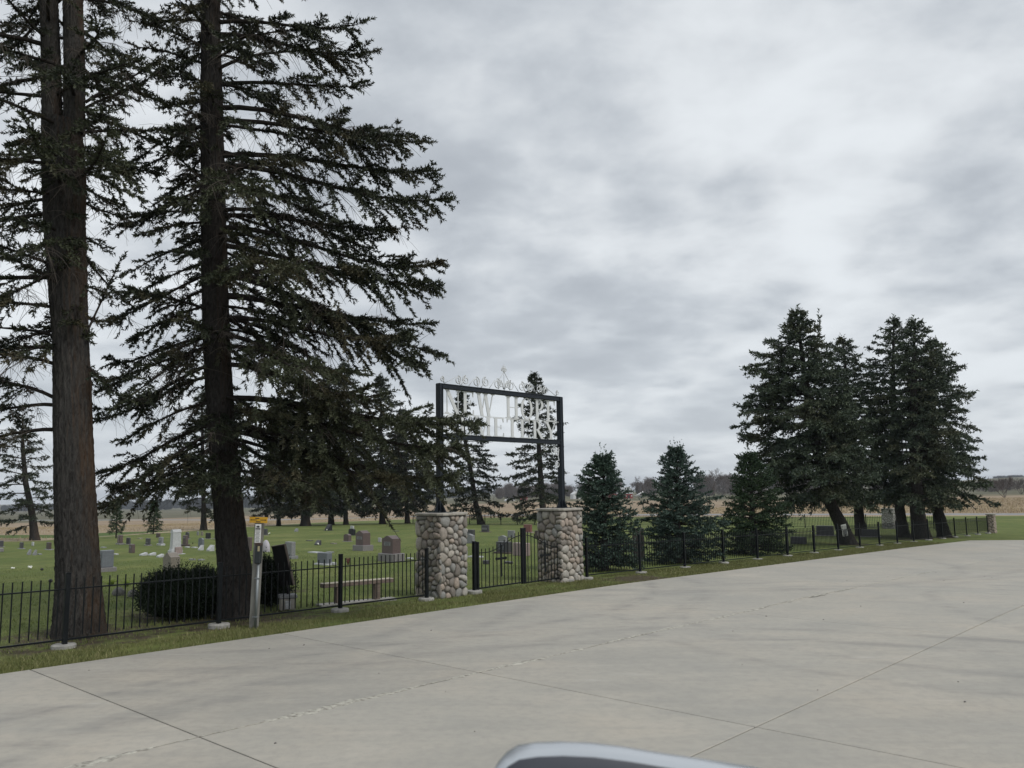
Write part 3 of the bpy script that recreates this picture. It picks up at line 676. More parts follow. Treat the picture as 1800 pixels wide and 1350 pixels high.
    q_ = np.array([allt[0][0][-1]]*8); q_[:, 2] -= np.linspace(0, sl*3, 8); SV.append(q_); SA.append(np.stack([r.normal(0, .25, 8), r.normal(0, .25, 8), np.ones(8)], 1)); SL.append(np.full(8, sl*(2.8 if sl < .19 else 1.5))); ST.append(np.full(8, .5))
    # tip of the tree
    tz = zhi; ax = allt[0][0][-1]
    V, Q = tubes_np(np.array(BP), np.array(BR), 5); VV, QQ = [V], [Q]; o_ = len(V)
    if stems:
        V, Q = tubes_np(np.concatenate(SP_), np.concatenate(SR), 3); VV.append(V); QQ.append(Q + o_); o_ += len(V)
    link('limbs', np_mesh('limbs', np.concatenate(VV), np.concatenate(QQ), M['limb'], True), root)['kind'] = 'stuff'
    TRI[0] += sum(len(q)*2 for q in QQ)
    if DP:
        V, Q = tubes_np(np.concatenate(DP), np.concatenate(DR), 3)
        # fine wiry twiglets
        dp = np.concatenate(DP); rep = 4; bi = np.repeat(dp[:, 1:4].reshape(-1, 3), rep, 0); dd = r.normal(0, 1, bi.shape); dd[:, 2] = dd[:, 2]*.5 - .4; ln = r.uniform(.06, .32, len(bi))
        v3 = np.linspace(0, 1, 4); pth = bi[:, None] + dd[:, None]*(ln[:, None]*v3)[..., None] - np.array([0, 0, .8])*(ln[:, None]*v3**2)[..., None]
        V2, Q2 = tubes_np(pth, np.full((len(pth), 4), .0042)*(1-.5*v3), 3)
        link('dead_twigs', np_mesh('dead_twigs', np.concatenate([V, V2]), np.concatenate([Q, Q2 + len(V)]), M['twig'], True), root)['kind'] = 'stuff'; TRI[0] += 2*(len(Q)+len(Q2))
    P = np.concatenate(SV); A = np.concatenate(SA); Ls = np.concatenate(SL); Tn = np.concatenate(ST)
    V, tv = shoots_np(P, A, Ls, K, w, hw, r, Tn)
    link('crown', np_mesh('crown', V, np.arange(len(V)).reshape(-1, 3), M[needle], False, {'tint': tv}), root)['kind'] = 'stuff'
    TRI[0] += len(V)//3
    print('tree', label[:40], 'tris', len(V)//3)
    return root

# two old spruces at the fence
spruce('huge old spruce at the far left whose trunk forks in two near the top', [(140, 1118, .36), (137, 1000, .315), (131, 850, .295), (124, 600, .265), (113, 400, .31), (112, 300, .33), (108, 215, .30)], 13.64,
       [(620, -120, 160), (560, -180, 175), (480, -220, 190), (400, -230, 170), (350, -240, 215), (300, -240, 290), (200, -230, 330), (100, -230, 310), (0, -220, 290), (-250, -180, 240), (-500, -60, 180), (-600, 60, 120)],
       trunks=[[(92, 235, .16), (90, 120, .15), (86, 0, .14), (80, -300, .09), (78, -600, .03)], [(130, 235, .17), (131, 120, .165), (128, 0, .155), (125, -300, .10), (120, -640, .03)]],
       nb=120, seed=5, dead=.30, sp=.050, side_n=.115, w=.062, hw=.019, sl=.13, hang=.42, flare=.15, seg=110, ridge=.018, jit=.20, tuft=.10, K=9, patchy=.28, bark='bark', extra=[
        (95, 590, -60, 560, -.4, .3), (95, 612, -110, 610, .3, .3), (98, 640, -120, 600, -.6, .35), (97, 700, -80, 640, .2, .4), (97, 712, -60, 712, .5, .3), (100, 755, -90, 780, .4, .35),
        (150, 590, 215, 450, .5, .3), (150, 640, 205, 690, -.2, .2), (150, 180, 300, 90, .2, .35), (150, 190, 285, 120, .6, .35), (140, 300, 250, 350, .3, .5),
        (120, 330, 190, 230, -1.6, .95), (110, 320, 60, 240, -1.5, .9), (100, 480, -10, 520, -1.2, .85), (140, 420, 60, 430, -1.4, .8)])
spruce('tall dark spruce right of the forked one, its long limb hanging before the sign', [(415, 1090, .30), (412, 1000, .285), (402, 900, .255), (390, 760, .24), (380, 600, .235), (375, 400, .225), (372, 200, .20), (370, 0, .165), (366, -300, .10), (362, -640, .03)], 15.4,
       [(850, 170, 560), (800, 185, 620), (700, 165, 660), (600, 215, 690), (500, 205, 690), (400, 235, 660), (300, 230, 690), (200, 250, 650), (100, 235, 600), (0, 240, 560), (-250, 260, 500), (-500, 310, 430), (-650, 350, 380)],
       nb=170, seed=9, dead=.18, sp=.046, side_n=.105, w=.062, hw=.019, sl=.13, hang=.42, flare=.2, seg=90, ridge=.016, jit=.20, tuft=.10, K=10, patchy=.55, bark='bark_dark', droop=.5, rnd=(.55, .98), extra=[
        (378, 60, 662, 88, .3, .4), (378, 40, 640, 40, -.3, .4), (378, 150, 650, 150, .6, .4), (376, 190, 757, 250, .2, .45), (376, 215, 720, 235, -.5, .4), (378, 290, 795, 348, -.2, .4), (378, 275, 770, 300, .5, .4),
        (380, 380, 705, 402, .8, .35), (380, 400, 772, 462, .2, .45), (382, 430, 770, 500, -.4, .45), (384, 480, 778, 625, .1, .45), (384, 520, 755, 570, .7, .4), (386, 560, 720, 590, -.8, .5),
        (385, 470, 745, 640, -.5, .45), (388, 640, 690, 690, -.9, .8), (388, 610, 640, 650, -1.6, .95), (384, 300, 470, 330, -2.6, .9), (380, 420, 520, 470, -2.4, .85), (386, 590, 560, 640, -2.4, .95),
        (392, 700, 838, 742, -.9, 1.0), (392, 722, 828, 785, -1.2, .9), (394, 745, 800, 835, -1.3, .8), (394, 755, 700, 845, -1.2, .75), (396, 770, 620, 850, -.5, .6),
        (394, 700, 715, 735, -1.4, 1.0), (396, 770, 560, 855, -1.5, .6),
        (372, 640, 168, 720, .3, .25), (372, 660, 175, 735, -.3, .25), (378, 745, 168, 830, .4, .3), (380, 770, 190, 860, -.3, .3), (374, 590, 195, 640, .6, .2), (372, 480, 200, 560, .1, .25), (370, 330, 190, 395, .2, .3), (370, 250, 215, 300, -.3, .4),
        (390, 780, 300, 850, -1.4, .3), (395, 790, 380, 845, -1.9, .35), (400, 780, 460, 860, -1.5, .35)])

# row at the back of the cemetery
FR = dict(needle='needles_far', bark='bark_dark', rnd=(.75, 1.15), sp=.15, K=5, w=.24, hw=.082, sl=.40, side_n=.26, seg=10, stems=False, dense=1.0, group='spruces along the back of the cemetery')
spruce('small open-crowned pine at the far left edge beyond the headstones', [(62, 951, .28), (56, 900, .2), (45, 850, .17), (40, 790, .12), (40, 735, .04)], 54., [(925, 20, 100), (900, -35, 100), (860, -45, 90), (820, -20, 85), (780, 0, 72), (735, 36, 44)],
       nb=36, seed=31, **{**FR, 'sp': .11, 'w': .15, 'hw': .05, 'sl': .26, 'side_n': .2, 'dead': .15, 'group': None})
spruce('slim young spruce sapling left of the white obelisk, left of the pair', [(204, 946, .05), (205, 915, .04), (205, 886, .015)], 57., [(937, 191, 218), (925, 190, 219), (910, 194, 215), (898, 200, 210), (887, 204, 206)],
       nb=26, seed=41, needle='needles_green', bark='bark_far', sp=.13, K=5, w=.08, hw=.03, sl=.2, side_n=.2, seg=6, stems=False, rise=.6, droop=.1, dense=.6)
spruce('fuller young spruce sapling, right of the pair on the lawn edge', [(269, 938, .06), (271, 915, .04), (271, 880, .015)], 67., [(934, 256, 284), (920, 255, 286), (905, 259, 283), (893, 265, 277), (881, 270, 272)],
       nb=34, seed=42, needle='needles_green', bark='bark_far', sp=.13, K=5, w=.09, hw=.035, sl=.22, side_n=.2, seg=6, stems=False, rise=.6, droop=.1, dense=.8)
spruce('back row spruce just left of the big dark trunk', [(358, 933, .30), (358, 890, .2), (356, 800, .17), (355, 690, .05)], 77., [(902, 320, 400), (870, 300, 415), (820, 310, 405), (760, 330, 385), (690, 350, 360)], nb=44, seed=43, **FR)
rows = [(490, 925, .26, 96, 720, 52, 'thin-trunked'), (537, 925, .55, 92, 664, 72, 'stout-trunked, first'), (582, 922, .36, 99, 650, 66, 'dark-trunked'), (608, 922, .30, 98, 640, 64, 'straight'),
        (672, 921, .38, 100, 662, 70, 'flare-based'), (716, 920, .32, 102, 722, 64, 'lower-topped')]
nm = ['thin-trunked back row spruce straight behind the utility post', 'stout back row spruce, grey trunk right of the thin one', 'back row spruce with the black leaning headstone at its foot', 'back row spruce a step right of the one by the leaning black headstone',
      'back row spruce whose flared trunk stands behind the two brown headstones', 'back row spruce nearest to the left stone pillar']
for i, (x, y, rad, dp, top, hwid, _) in enumerate(rows):
    spruce(nm[i], [(x, y, rad), (x-1, y-35, rad*.75), (x-2, (y+top)/2, rad*.5), (x-3, top, .05)], dp,
           [(y-24, x-hwid*.8, x+hwid*.8), (y-60, x-hwid, x+hwid), ((y+top)/2, x-hwid*.8, x+hwid*.8), (top+45, x-hwid*.42, x+hwid*.42), (top, x-5, x+3)], nb=104, seed=50+i, **FR)
spruce('back row spruce seen under the sign between the stone pillars', [(846, 922, .40), (836, 885, .28), (828, 830, .25), (815, 760, .2), (811, 688, .05)], 92., [(900, 788, 880), (880, 778, 892), (850, 780, 888), (820, 782, 880), (790, 790, 868), (760, 790, 856), (730, 795, 838), (688, 808, 814)],
       nb=70, seed=61, **{**FR, 'dead': .12})
spruce('tall back row spruce behind the right sign post', [(957, 922, .42), (953, 880, .32), (948, 800, .26), (943, 720, .15), (939, 660, .05)], 88., [(912, 900, 1010), (890, 888, 1012), (860, 890, 1005), (820, 893, 993), (790, 894, 985), (765, 905, 990), (740, 903, 985), (715, 912, 972), (690, 920, 966), (660, 936, 942)],
       nb=88, seed=62, **{**FR, 'dead': .3})
# young spruces behind the right fence
YG = dict(sp=.075, K=6, w=.075, hw=.028, sl=.17, side_n=.13, seg=10, rise=.75, droop=.16, hang=.12, rnd=(.80, 1.12), up=.12, stems=False, dense=1.15, group='young spruces behind the right fence')
spruce('young blue-green spruce right beside the right stone pillar', [(1063, 1004, .11), (1062, 900, .07), (1060, 803, .015)], 24.9, [(995, 1005, 1122), (960, 1008, 1125), (930, 1010, 1122), (900, 1008, 1110), (870, 1014, 1102), (845, 1022, 1092), (828, 1036, 1080), (803, 1057, 1063)],
       nb=125, seed=71, needle='needles_blue', bark='bark_far', **YG)
spruce('broad young spruce in the middle of the three behind the right fence', [(1192, 990, .12), (1191, 890, .08), (1189, 790, .015)], 27.8, [(984, 1135, 1262), (950, 1130, 1268), (920, 1122, 1272), (890, 1130, 1262), (860, 1148, 1243), (835, 1160, 1226), (815, 1165, 1212), (790, 1187, 1191)],
       nb=125, seed=72, needle='needles_blue', bark='bark_far', **YG)
spruce('darker green young spruce, right one of the three behind the right fence', [(1325, 976, .14), (1322, 890, .09), (1316, 800, .015)], 32.2, [(972, 1270, 1385), (940, 1262, 1392), (910, 1270, 1388), (880, 1278, 1376), (850, 1288, 1362), (825, 1300, 1345), (800, 1314, 1319)],
       nb=120, seed=73, needle='needles_green', bark='bark_far', **YG)
# the tall group at the right
RG = dict(needle='needles_right', bark='bark_dark', sp=.085, K=5, w=.13, hw=.047, sl=.24, side_n=.15, seg=14, stems=False, dense=1.15, rise=.55, droop=.34, rnd=(.80, 1.10), jit=.10, group='tall spruces at the right end of the cemetery')
spruce('tallest spruce of the left pair at the right, its trunk leaning left', [(1494, 958, .36), (1478, 920, .32), (1460, 885, .28), (1438, 800, .24), (1420, 700, .18), (1400, 548, .03)], 39.7,
       [(878, 1330, 1530), (860, 1300, 1540), (835, 1287, 1535), (800, 1290, 1530), (770, 1288, 1525), (740, 1300, 1518), (705, 1294, 1505), (660, 1300, 1480), (640, 1325, 1470), (610, 1340, 1455), (585, 1368, 1440), (548, 1396, 1406)],
       nb=150, seed=81, extra=[(1425, 760, 1440, 562, .1, .4)], **RG)
spruce('lower-topped spruce of the left pair at the right', [(1515, 940, .34), (1510, 905, .28), (1502, 800, .22), (1490, 700, .14), (1482, 596, .03)], 50., [(876, 1440, 1598), (840, 1435, 1600), (790, 1435, 1595), (740, 1435, 1580), (700, 1440, 1558), (650, 1448, 1530), (620, 1460, 1508), (596, 1476, 1490)],
       nb=120, seed=82, **{**RG, 'dead': .08})
spruce('slender-trunked spruce at the left of the rightmost group', [(1590, 948, .32), (1582, 895, .26), (1575, 800, .22), (1570, 690, .14), (1571, 563, .03)], 47., [(872, 1505, 1648), (820, 1508, 1650), (760, 1512, 1650), (700, 1518, 1640), (650, 1528, 1625), (605, 1536, 1608), (585, 1546, 1596), (563, 1568, 1576)],
       nb=100, seed=83, **RG)
spruce('thickest-trunked spruce in the middle of the rightmost group', [(1622, 950, .46), (1612, 895, .36), (1608, 800, .28), (1606, 690, .18), (1607, 564, .03)], 45., [(878, 1545, 1698), (820, 1550, 1705), (760, 1560, 1700), (700, 1560, 1690), (650, 1565, 1672), (610, 1575, 1650), (585, 1590, 1632), (564, 1604, 1610)],
       nb=110, seed=84, **RG)
spruce('outermost right spruce, its low limbs reaching furthest right', [(1662, 946, .34), (1648, 895, .29), (1643, 800, .22), (1640, 720, .15), (1636, 600, .03)], 47., [(872, 1588, 1750), (850, 1590, 1744), (820, 1600, 1744), (790, 1600, 1722), (755, 1600, 1718), (710, 1600, 1706), (675, 1600, 1700), (640, 1605, 1682), (600, 1628, 1650)],
       nb=105, seed=85, **{**RG, 'droop': .42})

# yew bushes
def yew(label, cx, by, depth, wpx, hpx, n, seed):
    hpx *= .9
    r = np.random.default_rng(seed); b = at(cx, by, depth); b[2] = gz(b); root = empty('yew_bush', b, label=label, cat='bush'); W = wpx/2*depth/F; Hh = hpx*depth/F
    th = r.uniform(0, 2*np.pi, n); u = r.uniform(0, 1, n); z = u**.8; lump = 1 + .22*np.sin(th*3 + 1)*np.sin(z*5) + .10*np.sin(th*7 + z*9)
    prof = np.clip(np.sin(np.pi*np.clip(z*.86 + .13, 0, 1))**.55, 0, 1); rad = W*prof*lump*r.uniform(.45, 1.08, n)**.6
    top = 1 + .08*np.sin(th*2) ; P = np.stack([np.cos(th)*rad, np.sin(th)*rad*.9, z*Hh*.93*top + .03], 1)
    A = np.stack([np.cos(th), np.sin(th), 0*th], 1)*(1-z*.5)[:, None] + np.stack([r.normal(0, .35, n), r.normal(0, .35, n), r.uniform(.1, .9, n)], 1)
    V, tv = shoots_np(P, A, .15*r.uniform(.5, 2.1, n)**1.3, 7, .04, .013, r, np.clip(.15 + .6*r.random(n), 0, 1))
    link('foliage', np_mesh('foliage', V, np.arange(len(V)).reshape(-1, 3), M['needles_yew'], False, {'tint': tv}), root)['kind'] = 'stuff'
    mb = MB()
    for k in range(9):
        a = k*.7 + .3; q = W*.75; mb.tube([(0.04*math.cos(a), .04*math.sin(a), 0), (q*.35*math.cos(a), q*.35*math.sin(a), Hh*.3), (q*math.cos(a), q*math.sin(a), Hh*.72)], [.025, .02, .008], 5)
    mb.build('stems', M['limb'], root)
yew('wide dark yew bush behind the fence, left of the dark trunk', 325, 1082, 15.7, 120, 70, 16000, 3)
yew('narrow dark yew bush between the utility post and the black board', 474, 1040, 17.2, 44, 78, 4200, 4)

# ------------------------------------------------------------------ fences
FZ = lambda s_, t_: float(zfun(*st(s_, t_)))
def local(o_s, o_t, s_, t_): return (s_-o_s, t_-o_t)
def fence(label, posts, t_, nper, lim=280, ph=1.07, hgt=.93, footing=True, t1=None, swap=False, group=None, stuffall=False, pw=.065):
    """posts: list of along-positions; pickets between. swap: the fence runs along t at fixed s = t_"""
    w0 = st(t_, posts[0]) if swap else st(posts[0], t_); z0 = float(zfun(*w0))
    root = empty('fence', (w0[0], w0[1], z0), ANG, label=label, cat='fence', group=group)
    def pt(a):
        w = st(t_, a) if swap else st(a, t_); return ((0, a-posts[0]) if swap else (a-posts[0], 0)), float(zfun(*w)) - z0
    pm = MB(); pm.box((0, 0, ph/2), (pw, pw, ph), b=.004).box((0, 0, ph + .006), (pw+.008, pw+.008, .016), b=.005); pm.box((0, 0, .035), (.15, .15, .012)); pme = pm.mesh('post', M['black'])
    k = MB(); k.box((0, 0, hgt/2 + .05), (.0165, .0165, hgt - .10), b=.002); k.box((0, 0, hgt + .004), (.019, .019, .01), b=.002); kme = k.mesh('picket', M['black'])
    fm = MB(); fm.lathe((0, 0, -.06), [(.165, 0), (.170, .105), (.158, .120), (.0, .121)], 22); fme = fm.mesh('footing', M['concrete_foot'])
    rest = MB(); cnt = 0
    for i, a in enumerate(posts):
        (x, y), z = pt(a); p = link('post', pme, root, (x, y, z))
        if footing:
            f_ = link('footing', fme, root, (x + rng.normal(0, .01), y + rng.normal(0, .01), z)); f_.rotation_euler = (0, 0, rng.uniform(0, 6)); f_.scale = (1, rng.uniform(.92, 1.06), rng.uniform(.8, 1.15))
        if i + 1 < len(posts):
            b_ = posts[i+1]; (x2, y2), z2 = pt(b_)
            for hz, th in ((.115, .026), (hgt - .085, .020)):
                mb = MB(); off = pw/2
                d = Vector((x2-x, y2-y, z2-z)); L = d.length; c = (Vector((x, y, z)) + Vector((x2, y2, z2)))/2 + Vector((0, 0, hz)); d.normalize()
                R = Matrix.Rotation(math.atan2(d.y, d.x), 3, 'Z') @ Matrix.Rotation(-math.asin(d.z), 3, 'Y')
                mb.box(c, (L - pw - .004, .030, th), R=R, b=.003); mb.build('rail', M['black'], root)
            for q in range(1, nper):
                u = q/nper; xx, yy, zz = x+(x2-x)*u, y+(y2-y)*u, z+(z2-z)*u; cnt += 1
                if cnt <= lim and not stuffall: link('picket', kme, root, (xx, yy, zz + .06)).rotation_euler = (rng.normal(0, .003), rng.normal(0, .003), 0)
                else: rest.box((xx, yy, zz + hgt/2 + .11), (.0165, .0165, hgt - .10))
    if rest.v: tag(rest.build('pickets' if stuffall else 'far_pickets', M['black'], root), kind='stuff')
    return root
fence('black iron picket fence left of the gate, in front of the two old spruces', [-2.55, -.11, 2.33, 4.77, 7.2, 9.68, 11.88], 13.38, 20)
fence('black iron picket fence running away to the right of the gate', [17.42] + [19.87 + 2.4*i for i in range(17)], 13.38, 19, lim=290)
fence('distant black iron picket fence along the back of the cemetery', [18.8 + 2.44*i for i in range(25)], 66.5, 19, swap=True, stuffall=True, footing=False)

# ------------------------------------------------------------------ stone pillars
def voronoi(w, h, n, r):
    P = np.stack([r.uniform(0, w, n), r.uniform(0, h, n)], 1)
    def cell(i, P):
        poly = [(0, 0), (w, 0), (w, h), (0, h)]; d = np.hypot(*(P - P[i]).T); 
        for j in np.argsort(d)[1:16]:
            mid = (P[i]+P[j])/2; nn = P[j]-P[i]; poly = clip(poly, nn, nn @ mid)
            if len(poly) < 3: break
        return poly
    for it in range(1):
        P = np.array([np.mean(cell(i, P), 0)*.7 + P[i]*.3 for i in range(n)])
    return [cell(i, P) for i in range(n)]
def stone_mesh(poly, depth, r, rim=.006):
    p = np.array(poly); c = p.mean(0)
    for _ in range(2):                                     # round the corners
        q = []
        for i in range(len(p)):
            a, b = p[i], p[(i+1) % len(p)]
            if np.hypot(*(b-a)) < .012: q.append((a+b)/2); continue
            q += [a*.75 + b*.25, a*.25 + b*.75]
        p = np.array(q)
    if len(p) > 14: p = p[::2] if len(p) < 26 else p[::3]
    c = p.mean(0); rr = np.hypot(*(p-c).T).mean(); p = c + (p-c)*max(.5, (1 - rim/rr)); n = len(p); v = []
    hgt = depth*r.uniform(.55, 1.05)
    for sc_, d in ((1.0, 0), (.97, .45), (.82, .80), (.50, 1.0)):
        for q in p: x, y = c + (q-c)*sc_; v.append((x, y, hgt*d + r.normal(0, .0015)))
    v.append((c[0], c[1], hgt*1.04)); f = []
    for l in range(3): f += [(l*n+i, l*n+(i+1) % n, (l+1)*n+(i+1) % n, (l+1)*n+i) for i in range(n)]
    f += [(3*n+i, 3*n+(i+1) % n, 4*n) for i in range(n)]
    return v, f
def pillar(label, s0, s1, t0, t1, top, seed, nst=(58, 56), cap=True, joint=False):
    r = np.random.default_rng(seed); cs, ct = (s0+s1)/2, (t0+t1)/2; w = st(cs, ct); zb = float(zfun(*w)) - .03
    root = empty('stone_pillar', (w[0], w[1], zb), ANG, label=label, cat='pillar'); H_ = top - .05 - zb; dx, dy = s1-s0, t1-t0; ins = .045
    MB().box((0, 0, H_/2 - .1), (dx - 2*ins, dy - 2*ins, H_ + .2)).build('core', M['mortar'], root)
    agg = MB()
    for side in range(4):
        L = (dx if side % 2 == 0 else dy); n = nst[0 if side in (0, 3) else 1]
        if side in (1, 2): n = int(n*.9)
        for poly in voronoi(L, H_, n, r):
            if len(poly) < 3: continue
            v, f = stone_mesh(poly, ins + .022, r)
            out = []
            for (a, b, d) in v:
                a -= L/2; dd = d - ins
                out.append({0: (a, -dy/2 - dd, b), 2: (-a, dy/2 + dd, b), 1: (dx/2 + dd, a, b), 3: (-dx/2 - dd, -a, b)}[side])
            c = np.mean(out, 0)
            if joint: agg.add(out, f, True)
            else: MB().add([np.array(q) - c for q in out], f, True).build('stone', M['cobble'], root, tuple(c))
    if joint: tag(agg.build('stones', M['cobble'], root), kind='stuff')
    cb = MB(); ch = .09; o_ = .045; X, Y = dx/2 + o_, dy/2 + o_
    ring = [(-X+ch, -Y), (X-ch, -Y), (X, -Y+ch), (X, Y-ch), (X-ch, Y), (-X+ch, Y), (-X, Y-ch), (-X, -Y+ch)]; v = []; n = len(ring)
    for sc_, z in ((.985, 0), (1, .012), (1, .042), (.975, .058)): v += [(x*sc_, y*sc_, H_ + z) for x, y in ring]
    cb.add(v, [tuple(range(n-1, -1, -1)), tuple(3*n+i for i in range(n))] + [(l*n+i, l*n+(i+1) % n, (l+1)*n+(i+1) % n, (l+1)*n+i) for l in range(3) for i in range(n)])
    cb.build('cap', M['cap'], root)
    return zb + H_ + .058
capL = pillar('left cobblestone gate pillar with a flat pale cap', 12.2, 13.03, 13.3, 14.13, 1.715, 3)
capR = pillar('right cobblestone gate pillar beside the young spruce', 16.32, 17.2, 13.3, 14.13, 1.705, 4)
pillar('small distant cobblestone pillar at the right end of the front fence', 59.0, 59.45, 13.15, 13.6, FZ(59.2, 13.4) + 1.2, 5, (22, 22), joint=True)
pillar('distant cobblestone pillar behind the rightmost spruce trunks', 66.2, 67.1, 21.5, 22.4, FZ(66.5, 22) + 1.55, 6, (34, 34), joint=True)

# ------------------------------------------------------------------ sign over the gate
so = st(12.58, 13.72); SW = 16.87 - 12.58; ZB = 0.0
sign = empty('gate_sign', (so[0], so[1], capL), ANG, label='black framed cemetery name sign with pale serif letters over the gate', cat='sign')
zt_, zb_ = 4.62 - capL, 3.36 - capL
def chan(c, d, name, par):
    b = MB(); b.box(c, d, b=.006)
    # raised lips that give the channel section
    (x, y, z), (a, e, g) = c, d
    if a > g:
        for q in (-1, 1):
            for yy in (-1, 1): b.box((x, y + yy*(e/2 + .006), z + q*(g/2 - .012)), (a - .02, .012, .022), b=.003)
    else:
        for q in (-1, 1):
            for yy in (-1, 1): b.box((x + q*(a/2 - .012), y + yy*(e/2 + .006), z), (.022, .012, g - .02), b=.003)
    return b.build(name, M['sign_black'], par)
capd = capR - capL
chan((0, 0, (zt_+.012)/2), (.115, .115, zt_ - .012), 'post', sign); chan((SW, 0, (zt_+capd+.012)/2), (.115, .115, zt_ - capd - .012), 'post', sign)
chan((SW/2, 0, zt_ - .058), (SW - .12, .105, .115), 'rail', sign); chan((SW/2, 0, zb_ + .058), (SW - .12, .105, .115), 'rail', sign)
for X, zz in ((0, 0), (SW, capd)):
    b = MB(); b.box((X, 0, zz + .007), (.40, .40, .014), b=.003)
    for a in range(4):
        R = Matrix.Rotation(a*math.pi/2, 4, 'Z')
        b.prism([(.058, .014), (.19, .014), (.058, .22)], -.006, .006, fn=lambda p, R=R, X=X, zz=zz: tuple(R @ Vector(p) + Vector((X, 0, zz))))
    for sx in (-1, 1):
        for sy in (-1, 1): b.lathe((X + sx*.165, sy*.165, zz + .014), [(.014, 0), (.014, .018), (.008, .03)], 8)
    b.build('base_plate', M['sign_black'], sign)
# letters
def glyph(ch):
    """thick/thin serif letter on a unit-height box; returns width and polygons (x,z)"""
    Hh = .035; P = []
    def q(x0, x1, z0, z1): P.append([(x0, z0), (x1, z0), (x1, z1), (x0, z1)])
    def stem(x, w_=.15, z0=0, z1=1, sf=(1, 1), e=.07):
        q(x, x+w_, z0, z1)
        if sf[0]: q(x-e, x+w_+e, z0, z0+Hh)
        if sf[1]: q(x-e, x+w_+e, z1-Hh, z1)
    def diag(x0, z0, x1, z1, w_): P.append([(x0, z0), (x0+w_, z0), (x1+w_, z1), (x1, z1)])
    def arc(cx, cz, rx, rz, tx, tz, a0, a1, n=16):
        for i in range(n):
            a, b = math.radians(a0+(a1-a0)*i/n), math.radians(a0+(a1-a0)*(i+1)/n)
            P.append([(cx+rx*math.cos(a), cz+rz*math.sin(a)), (cx+rx*math.cos(b), cz+rz*math.sin(b)), (cx+(rx-tx)*math.cos(b), cz+(rz-tz)*math.sin(b)), (cx+(rx-tx)*math.cos(a), cz+(rz-tz)*math.sin(a))])
    if ch == 'N': stem(.10, .035, e=.08); stem(.66, .035, 0, 1, (0, 1), .08); diag(.56, 0, .04, 1, .17); W_ = .80
    elif ch == 'E':
        stem(.08, .15); q(.2, .60, 1-Hh, 1); q(.2, .62, 0, Hh); q(.2, .46, .5, .5+Hh); P.append([(.57, .78), (.60, .78), (.60, 1), (.54, 1-Hh)]); P.append([(.59, .22), (.56, Hh), (.62, 0), (.62, .22)]); P.append([(.44, .40), (.46, .40), (.46, .64), (.44, .64)]); W_ = .68
    elif ch == 'W': diag(.22, 0, .02, 1, .16); diag(.24, 0, .44, 1, .04); diag(.60, 0, .40, 1, .16); diag(.64, 0, .88, 1, .04); q(-.04, .24, 1-Hh, 1); q(.34, .62, 1-Hh, 1); q(.80, 1.0, 1-Hh, 1); W_ = 1.0
    elif ch == 'H': stem(.08, .15); stem(.56, .15); q(.23, .56, .48, .48+Hh); W_ = .80
    elif ch == 'O': arc(.38, .5, .36, .515, .13, .04, 0, 360, 28); W_ = .78
    elif ch == 'P': stem(.08, .15); arc(.26, .74, .30, .26, .13, .04, -90, 90, 14); q(.2, .27, .96, 1); q(.2, .27, .48, .52); W_ = .62
    elif ch == 'R': stem(.08, .15); arc(.26, .74, .28, .26, .13, .04, -90, 90, 14); q(.2, .27, .96, 1); q(.2, .27, .48, .52); diag(.54, 0, .26, .5, .16); q(.54, .76, 0, Hh); W_ = .74
    elif ch == 'C': arc(.38, .5, .36, .515, .13, .04, 50, 310, 22); P.append([(.58, .66), (.63, .66), (.63, .95), (.60, .86)]); P.append([(.6, .14), (.63, .05), (.63, .34), (.59, .34)]); W_ = .70
    elif ch == 'M': stem(.08, .035, e=.07); diag(.40, 0, .08, 1, .15); diag(.44, 0, .74, 1, .04); stem(.72, .15); W_ = .96
    elif ch == 'T': stem(.26, .15, 0, 1, (1, 0)); q(.02, .65, 1-Hh, 1); P.append([(.02, .80), (.04, .80), (.08, 1-Hh), (.02, 1)]); P.append([(.63, .80), (.65, .80), (.65, 1), (.59, 1-Hh)]); W_ = .68
    elif ch == 'Y': stem(.28, .15, 0, .48, (1, 0)); diag(.27, .45, .0, 1, .16); diag(.40, .45, .62, 1, .04); q(-.06, .22, 1-Hh, 1); q(.54, .74, 1-Hh, 1); W_ = .72
    return W_, P
def word(text, x0, x1, z0, h):
    ws = [(.45 if c == ' ' else glyph(c)[0]) for c in text]; gapw = .10; tot = sum(ws) + gapw*(len(text)-1); k = (x1-x0)/tot; x = x0
    for c, w_ in zip(text, ws):
        if c != ' ':
            b = MB()
            for i, poly in enumerate(glyph(c)[1]):
                e = .0004*(i % 5); b.prism([(x + a*k, z0 + zz*h) for a, zz in poly], -.008 - e, .008 + e)
            b.build('letter', M['letter'], sign)
        x += (w_+gapw)*k
inner0, inner1 = zb_ + .116, zt_ - .116; midz = inner0 + .465
word('NEW HOPE', .16, SW - .16, midz + .016, inner1 - midz - .025)
word('CEMETERY', .12, SW - .16, inner0 + .004, .452)
MB().box((SW/2, 0, midz + .006), (SW - .125, .020, .014)).build('divider_rail', M['letter'], sign)
